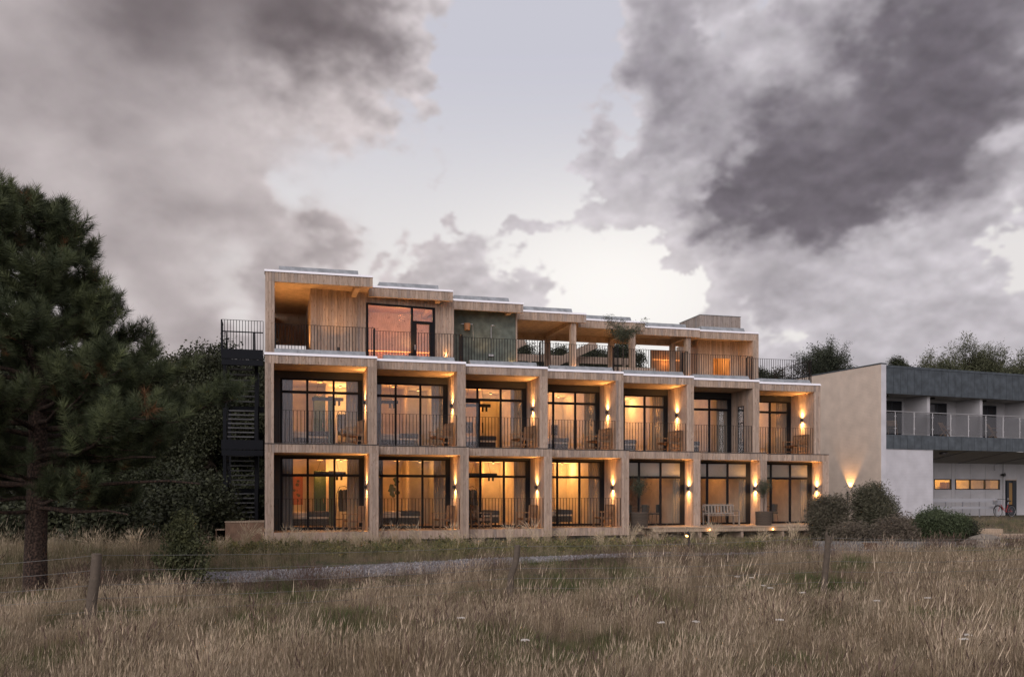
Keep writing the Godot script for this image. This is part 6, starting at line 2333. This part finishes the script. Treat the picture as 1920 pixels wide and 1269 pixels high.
	for k in 300:
		var zc := rng.randf_range(25.6, 31.8)
		var px := rng.randf_range(380.0, 1520.0)
		var p := ground_at(px, zc)
		if path_distance(p, path_points()) < 1.5 or not far_side(p, path_points()) or (-p.z > 32.6 and p.x > -2.4): continue
		for j in 9:
			herbs.append(Transform3D(Basis.from_euler(Vector3(rng.randf_range(-0.5, 0.5), rng.randf() * TAU, 0)) * rng.randf_range(0.7, 1.5), p + Vector3(rng.randfn() * 0.16, 0.03 + rng.randf() * 0.15, rng.randfn() * 0.20)))
			hcol.append(Color(0.075, 0.090, 0.034).lerp(Color(0.26, 0.22, 0.085), pow(rng.randf(), 1.4)))
	scatter("ground_cover", "low green and yellowish herbs of the planting strip along the hotel", "plants", unit.fine, herbs, hcol, "leaf")
	# white umbels in the meadow
	var um := MB.new()
	um.col = Color(0.16, 0.15, 0.07)
	um.tube([Vector3(0, 0, 0), Vector3(0.02, 0.30, 0), Vector3(0, 0.52, 0)], [0.004, 0.003, 0.002], 4)
	um.col = Color(0.60, 0.57, 0.52)
	for k in 26:
		var a := rng.randf() * TAU
		var r := 0.055 * sqrt(rng.randf())
		var c := Vector3(cos(a) * r, 0.53 + rng.randf() * 0.012, sin(a) * r)
		um.box(c - Vector3.ONE * 0.007, c + Vector3(0.007, 0.004, 0.007))
	unit.umbel = um.mesh()
	for w in [[1505, 1130], [1432, 1112], [1445, 1118], [1645, 1150], [1740, 1143], [1382, 1090], [1410, 1092], [1306, 1200], [1463, 1196], [1240, 1202], [985, 1245], [1815, 1232], [1808, 1242], [865, 1190]]:
		var fl := thing("white_umbel", "flat white flower head standing among the dry grass", "flower", on_ground(w[0], w[1] + 38.0), rng.randf() * 6.0, "white flower heads in the meadow")
		part("plant", unit.umbel, mats.grass, fl)

# ------------------------------------------------------------------ fence, rocks, small things outdoors
func build_outdoors() -> void:
	# the pasture fence
	var posts := [[166, 1178, 1.24, 0.070, 0.10, "stout sawn fence post leaning beside the pine"], [955, 1125, 1.16, 0.058, 0.13, "crooked fence post in the middle of the meadow fence"], [1545, 1115, 1.28, 0.055, 0.06, "forked grey fence post in front of the shrubs"], [1928, 1105, 1.2, 0.055, 0.02, "fence post in front of the boardwalk"]]
	var tops := []
	for k in posts:
		var at := on_ground(k[0], k[1])
		var t := thing("fence_post", k[5], "fence post", at, 0.0, "posts of the pasture fence")
		var b := MB.new()
		var lean := Vector3(k[4] * 1.3, 0, 0.05)
		var h: float = k[2]
		var r: float = k[3] * 1.25
		var bend := 0.05 if k[0] == 955 else 0.0
		b.tube([Vector3(0, -0.25, 0), Vector3(0, 0.1, 0) + lean * 0.1, Vector3(-bend, h * 0.45, 0) + lean * 0.45, Vector3(0, h * 0.7, 0) + lean * 0.8, Vector3(0, h, 0) + lean], [r * 1.05, r, r * 0.96, r * 0.94, r * 0.92], 10)
		part("post", b, mats.post_wood, t)
		if k[0] == 1545:
			b = MB.new()
			b.tube([Vector3(0.03, h * 0.86, 0) + lean, Vector3(0.10, h * 0.98, 0) + lean, Vector3(0.13, h * 1.06, 0) + lean], [0.03, 0.022, 0.012], 7)
			part("stub", b, mats.post_wood, t)
			b = MB.new()
			b.tube([Vector3(0, h * 0.97, 0) + lean, Vector3(-0.05, h * 1.03, 0) + lean, Vector3(-0.03, h * 1.09, 0) + lean], [0.05, 0.035, 0.02], 7)
			part("stub", b, mats.post_wood, t)
		tops.append([at, lean, h])
	var first := [on_ground(-260, 1190), Vector3.ZERO, 1.1]
	tops.insert(0, first)
	for y in [0.98, 0.78, 0.58, 0.40, 0.22]:
		var w := thing("fence_wire", "thin fence wire strung %s the pasture posts" % {0.98: "topmost across", 0.78: "second from the top across", 0.58: "midway up", 0.40: "second from the ground across", 0.22: "lowest across"}[y], "wire", Vector3.ZERO, 0.0, "wires of the pasture fence")
		for i in tops.size() - 1:
			var a: Vector3 = tops[i][0] + tops[i][1] * y + Vector3(0, y * tops[i][2], 0)
			var e: Vector3 = tops[i + 1][0] + tops[i + 1][1] * y + Vector3(0, y * tops[i + 1][2], 0)
			var b := MB.new()
			var pts := []
			var rad := []
			for k in 13:
				var f := k / 12.0
				pts.append(a.lerp(e, f) - Vector3(0, 0.05 * 4.0 * f * (1.0 - f), 0))
				rad.append(0.0036)
			b.tube(pts, rad, 4, false)
			part("strand", b, mats.wire, w)
	# boulders
	boulder(ground_at(1842, 31.0), Vector3(0.75, 0.30, 0.45), "pale flat boulder beside the dark bush", 1)
	boulder(ground_at(912, 29.5), Vector3(0.20, 0.16, 0.16), "small pale stone in the planting strip", 2)
	boulder(ground_at(126, 30.0), Vector3(0.75, 0.52, 0.5), "tan boulder by the green shed under the pine", 3)
	boulder(ground_at(92, 29.0), Vector3(0.45, 0.22, 0.35), "low tan stone beside the tan boulder", 4)
	# planter edge and dark timber block by the path
	var pw := thing("planter_edge", "long low concrete edge of the shrub bed beside the path", "kerb", ground_at(1640, 30.6), deg_to_rad(-YAW - 3.0))
	for k in 6:
		boxed("slab", Vector3(-2.0 + 0.78 * k, -0.1, -0.10), Vector3(-1.23 + 0.78 * k, 0.20, 0.10), mats.concrete, pw)
	var bl := thing("timber_sleeper", "dark timber sleeper lying in front of the shrub bed", "sleeper", ground_at(1592, 29.2), deg_to_rad(-YAW - 4.0))
	boxed("beam", Vector3(-0.95, -0.05, -0.11), Vector3(0.45, 0.24, 0.11), mats.concrete, bl)
	boxed("end_block", Vector3(0.452, -0.05, -0.13), Vector3(0.86, 0.26, 0.13), mats.walnut, bl)
	# boardwalk
	var bw := thing("boardwalk", "pale plank boardwalk with a low step leading to the white building", "boardwalk", ground_at(1868, 37.0), deg_to_rad(-YAW - 4.0))
	for k in 6:
		boxed("plank", Vector3(-0.9, 0.12, -0.45 + 0.15 * k), Vector3(4.2, 0.16, -0.45 + 0.15 * k + 0.142), mats.deck_pale, bw)
	boxed("edge", Vector3(-0.88, -0.2, 0.452), Vector3(4.2, 0.118, 0.49), mats.timber_grey, bw)
	for k in 4:
		boxed("step_plank", Vector3(-1.35, 0.30, -1.15 + 0.15 * k), Vector3(0.55, 0.34, -1.15 + 0.15 * k + 0.142), mats.deck_pale, bw)
	boxed("step_edge", Vector3(-1.33, -0.2, -0.552), Vector3(0.53, 0.298, -0.515), mats.deck_pale, bw)
	# bollard light in the planting
	var at := ground_at(1292, 28.0)
	var bo := thing("bollard_lamp", "black hooded bollard lamp glowing in front of the dining terrace", "bollard lamp", at)
	var b := MB.new()
	b.tube([Vector3(0, -0.2, 0), Vector3(0, 0.50, 0)], [0.035, 0.035], 9)
	part("post", b, mats.lamp_body, bo)
	b = MB.new()
	b.tube([Vector3(0.0, 0.49, 0), Vector3(-0.01, 0.55, 0), Vector3(-0.05, 0.60, 0.02), Vector3(-0.10, 0.58, 0.03)], [0.05, 0.065, 0.075, 0.055], 10)
	part("hood", b, mats.lamp_body, bo)
	b = MB.new()
	b.tube([Vector3(-0.085, 0.535, 0.04), Vector3(-0.095, 0.515, 0.045)], [0.048, 0.045], 10)
	part("bulb", b, mats.lamp_glow, bo)
	lamp_spot(at + Vector3(-0.12, 0.49, 0.06), Vector3(-0.7, -1, 0.3), 0.9, WARM, 50.0, 0.6, 0.03)
	# shed in the wood
	var sh := thing("green_shed", "small grey-green shed half hidden under the pine", "shed", ground_at(118, 38.0), deg_to_rad(-YAW))
	boxed("wall", Vector3(-1.5, -0.3, -1.2), Vector3(1.2, 1.75, 1.2), mats.shed_green, sh)
	boxed("roof", Vector3(-1.65, 1.752, -1.35), Vector3(1.35, 1.85, 1.35), mats.concrete, sh)
	boxed("door", Vector3(-0.2, -0.1, 1.202), Vector3(0.5, 1.6, 1.23), mats.galvanised, sh)

func boulder(at: Vector3, size: Vector3, label: String, sd: int) -> void:
	var t := thing("boulder", label, "rock", at)
	var b := MB.new()
	var q := noise(200 + sd, 3)
	var P := func(th: float, ph: float) -> Vector3:
		var d := Vector3(cos(ph) * cos(th), sin(ph), cos(ph) * sin(th))
		return d * size * (1.0 + 0.38 * q.get_noise_3dv(d * 1.3)) + Vector3(0, size.y * 0.3, 0)
	for j in 10:
		for i in 16:
			var t0 := TAU * i / 16.0
			var t1 := TAU * (i + 1) / 16.0
			var p0 := PI * j / 10.0 - PI / 2
			var p1 := PI * (j + 1) / 10.0 - PI / 2
			b.quad(P.call(t1, p0), P.call(t1, p1), P.call(t0, p1), P.call(t0, p0))
	part("rock", b, mats.boulder, t)

func build_all() -> void:
	build_plants()
	build_hotel()
	build_white()
	build_stair()
	build_ground()
	furnish()
	build_outdoors()
	build_trees()
	build_grass()
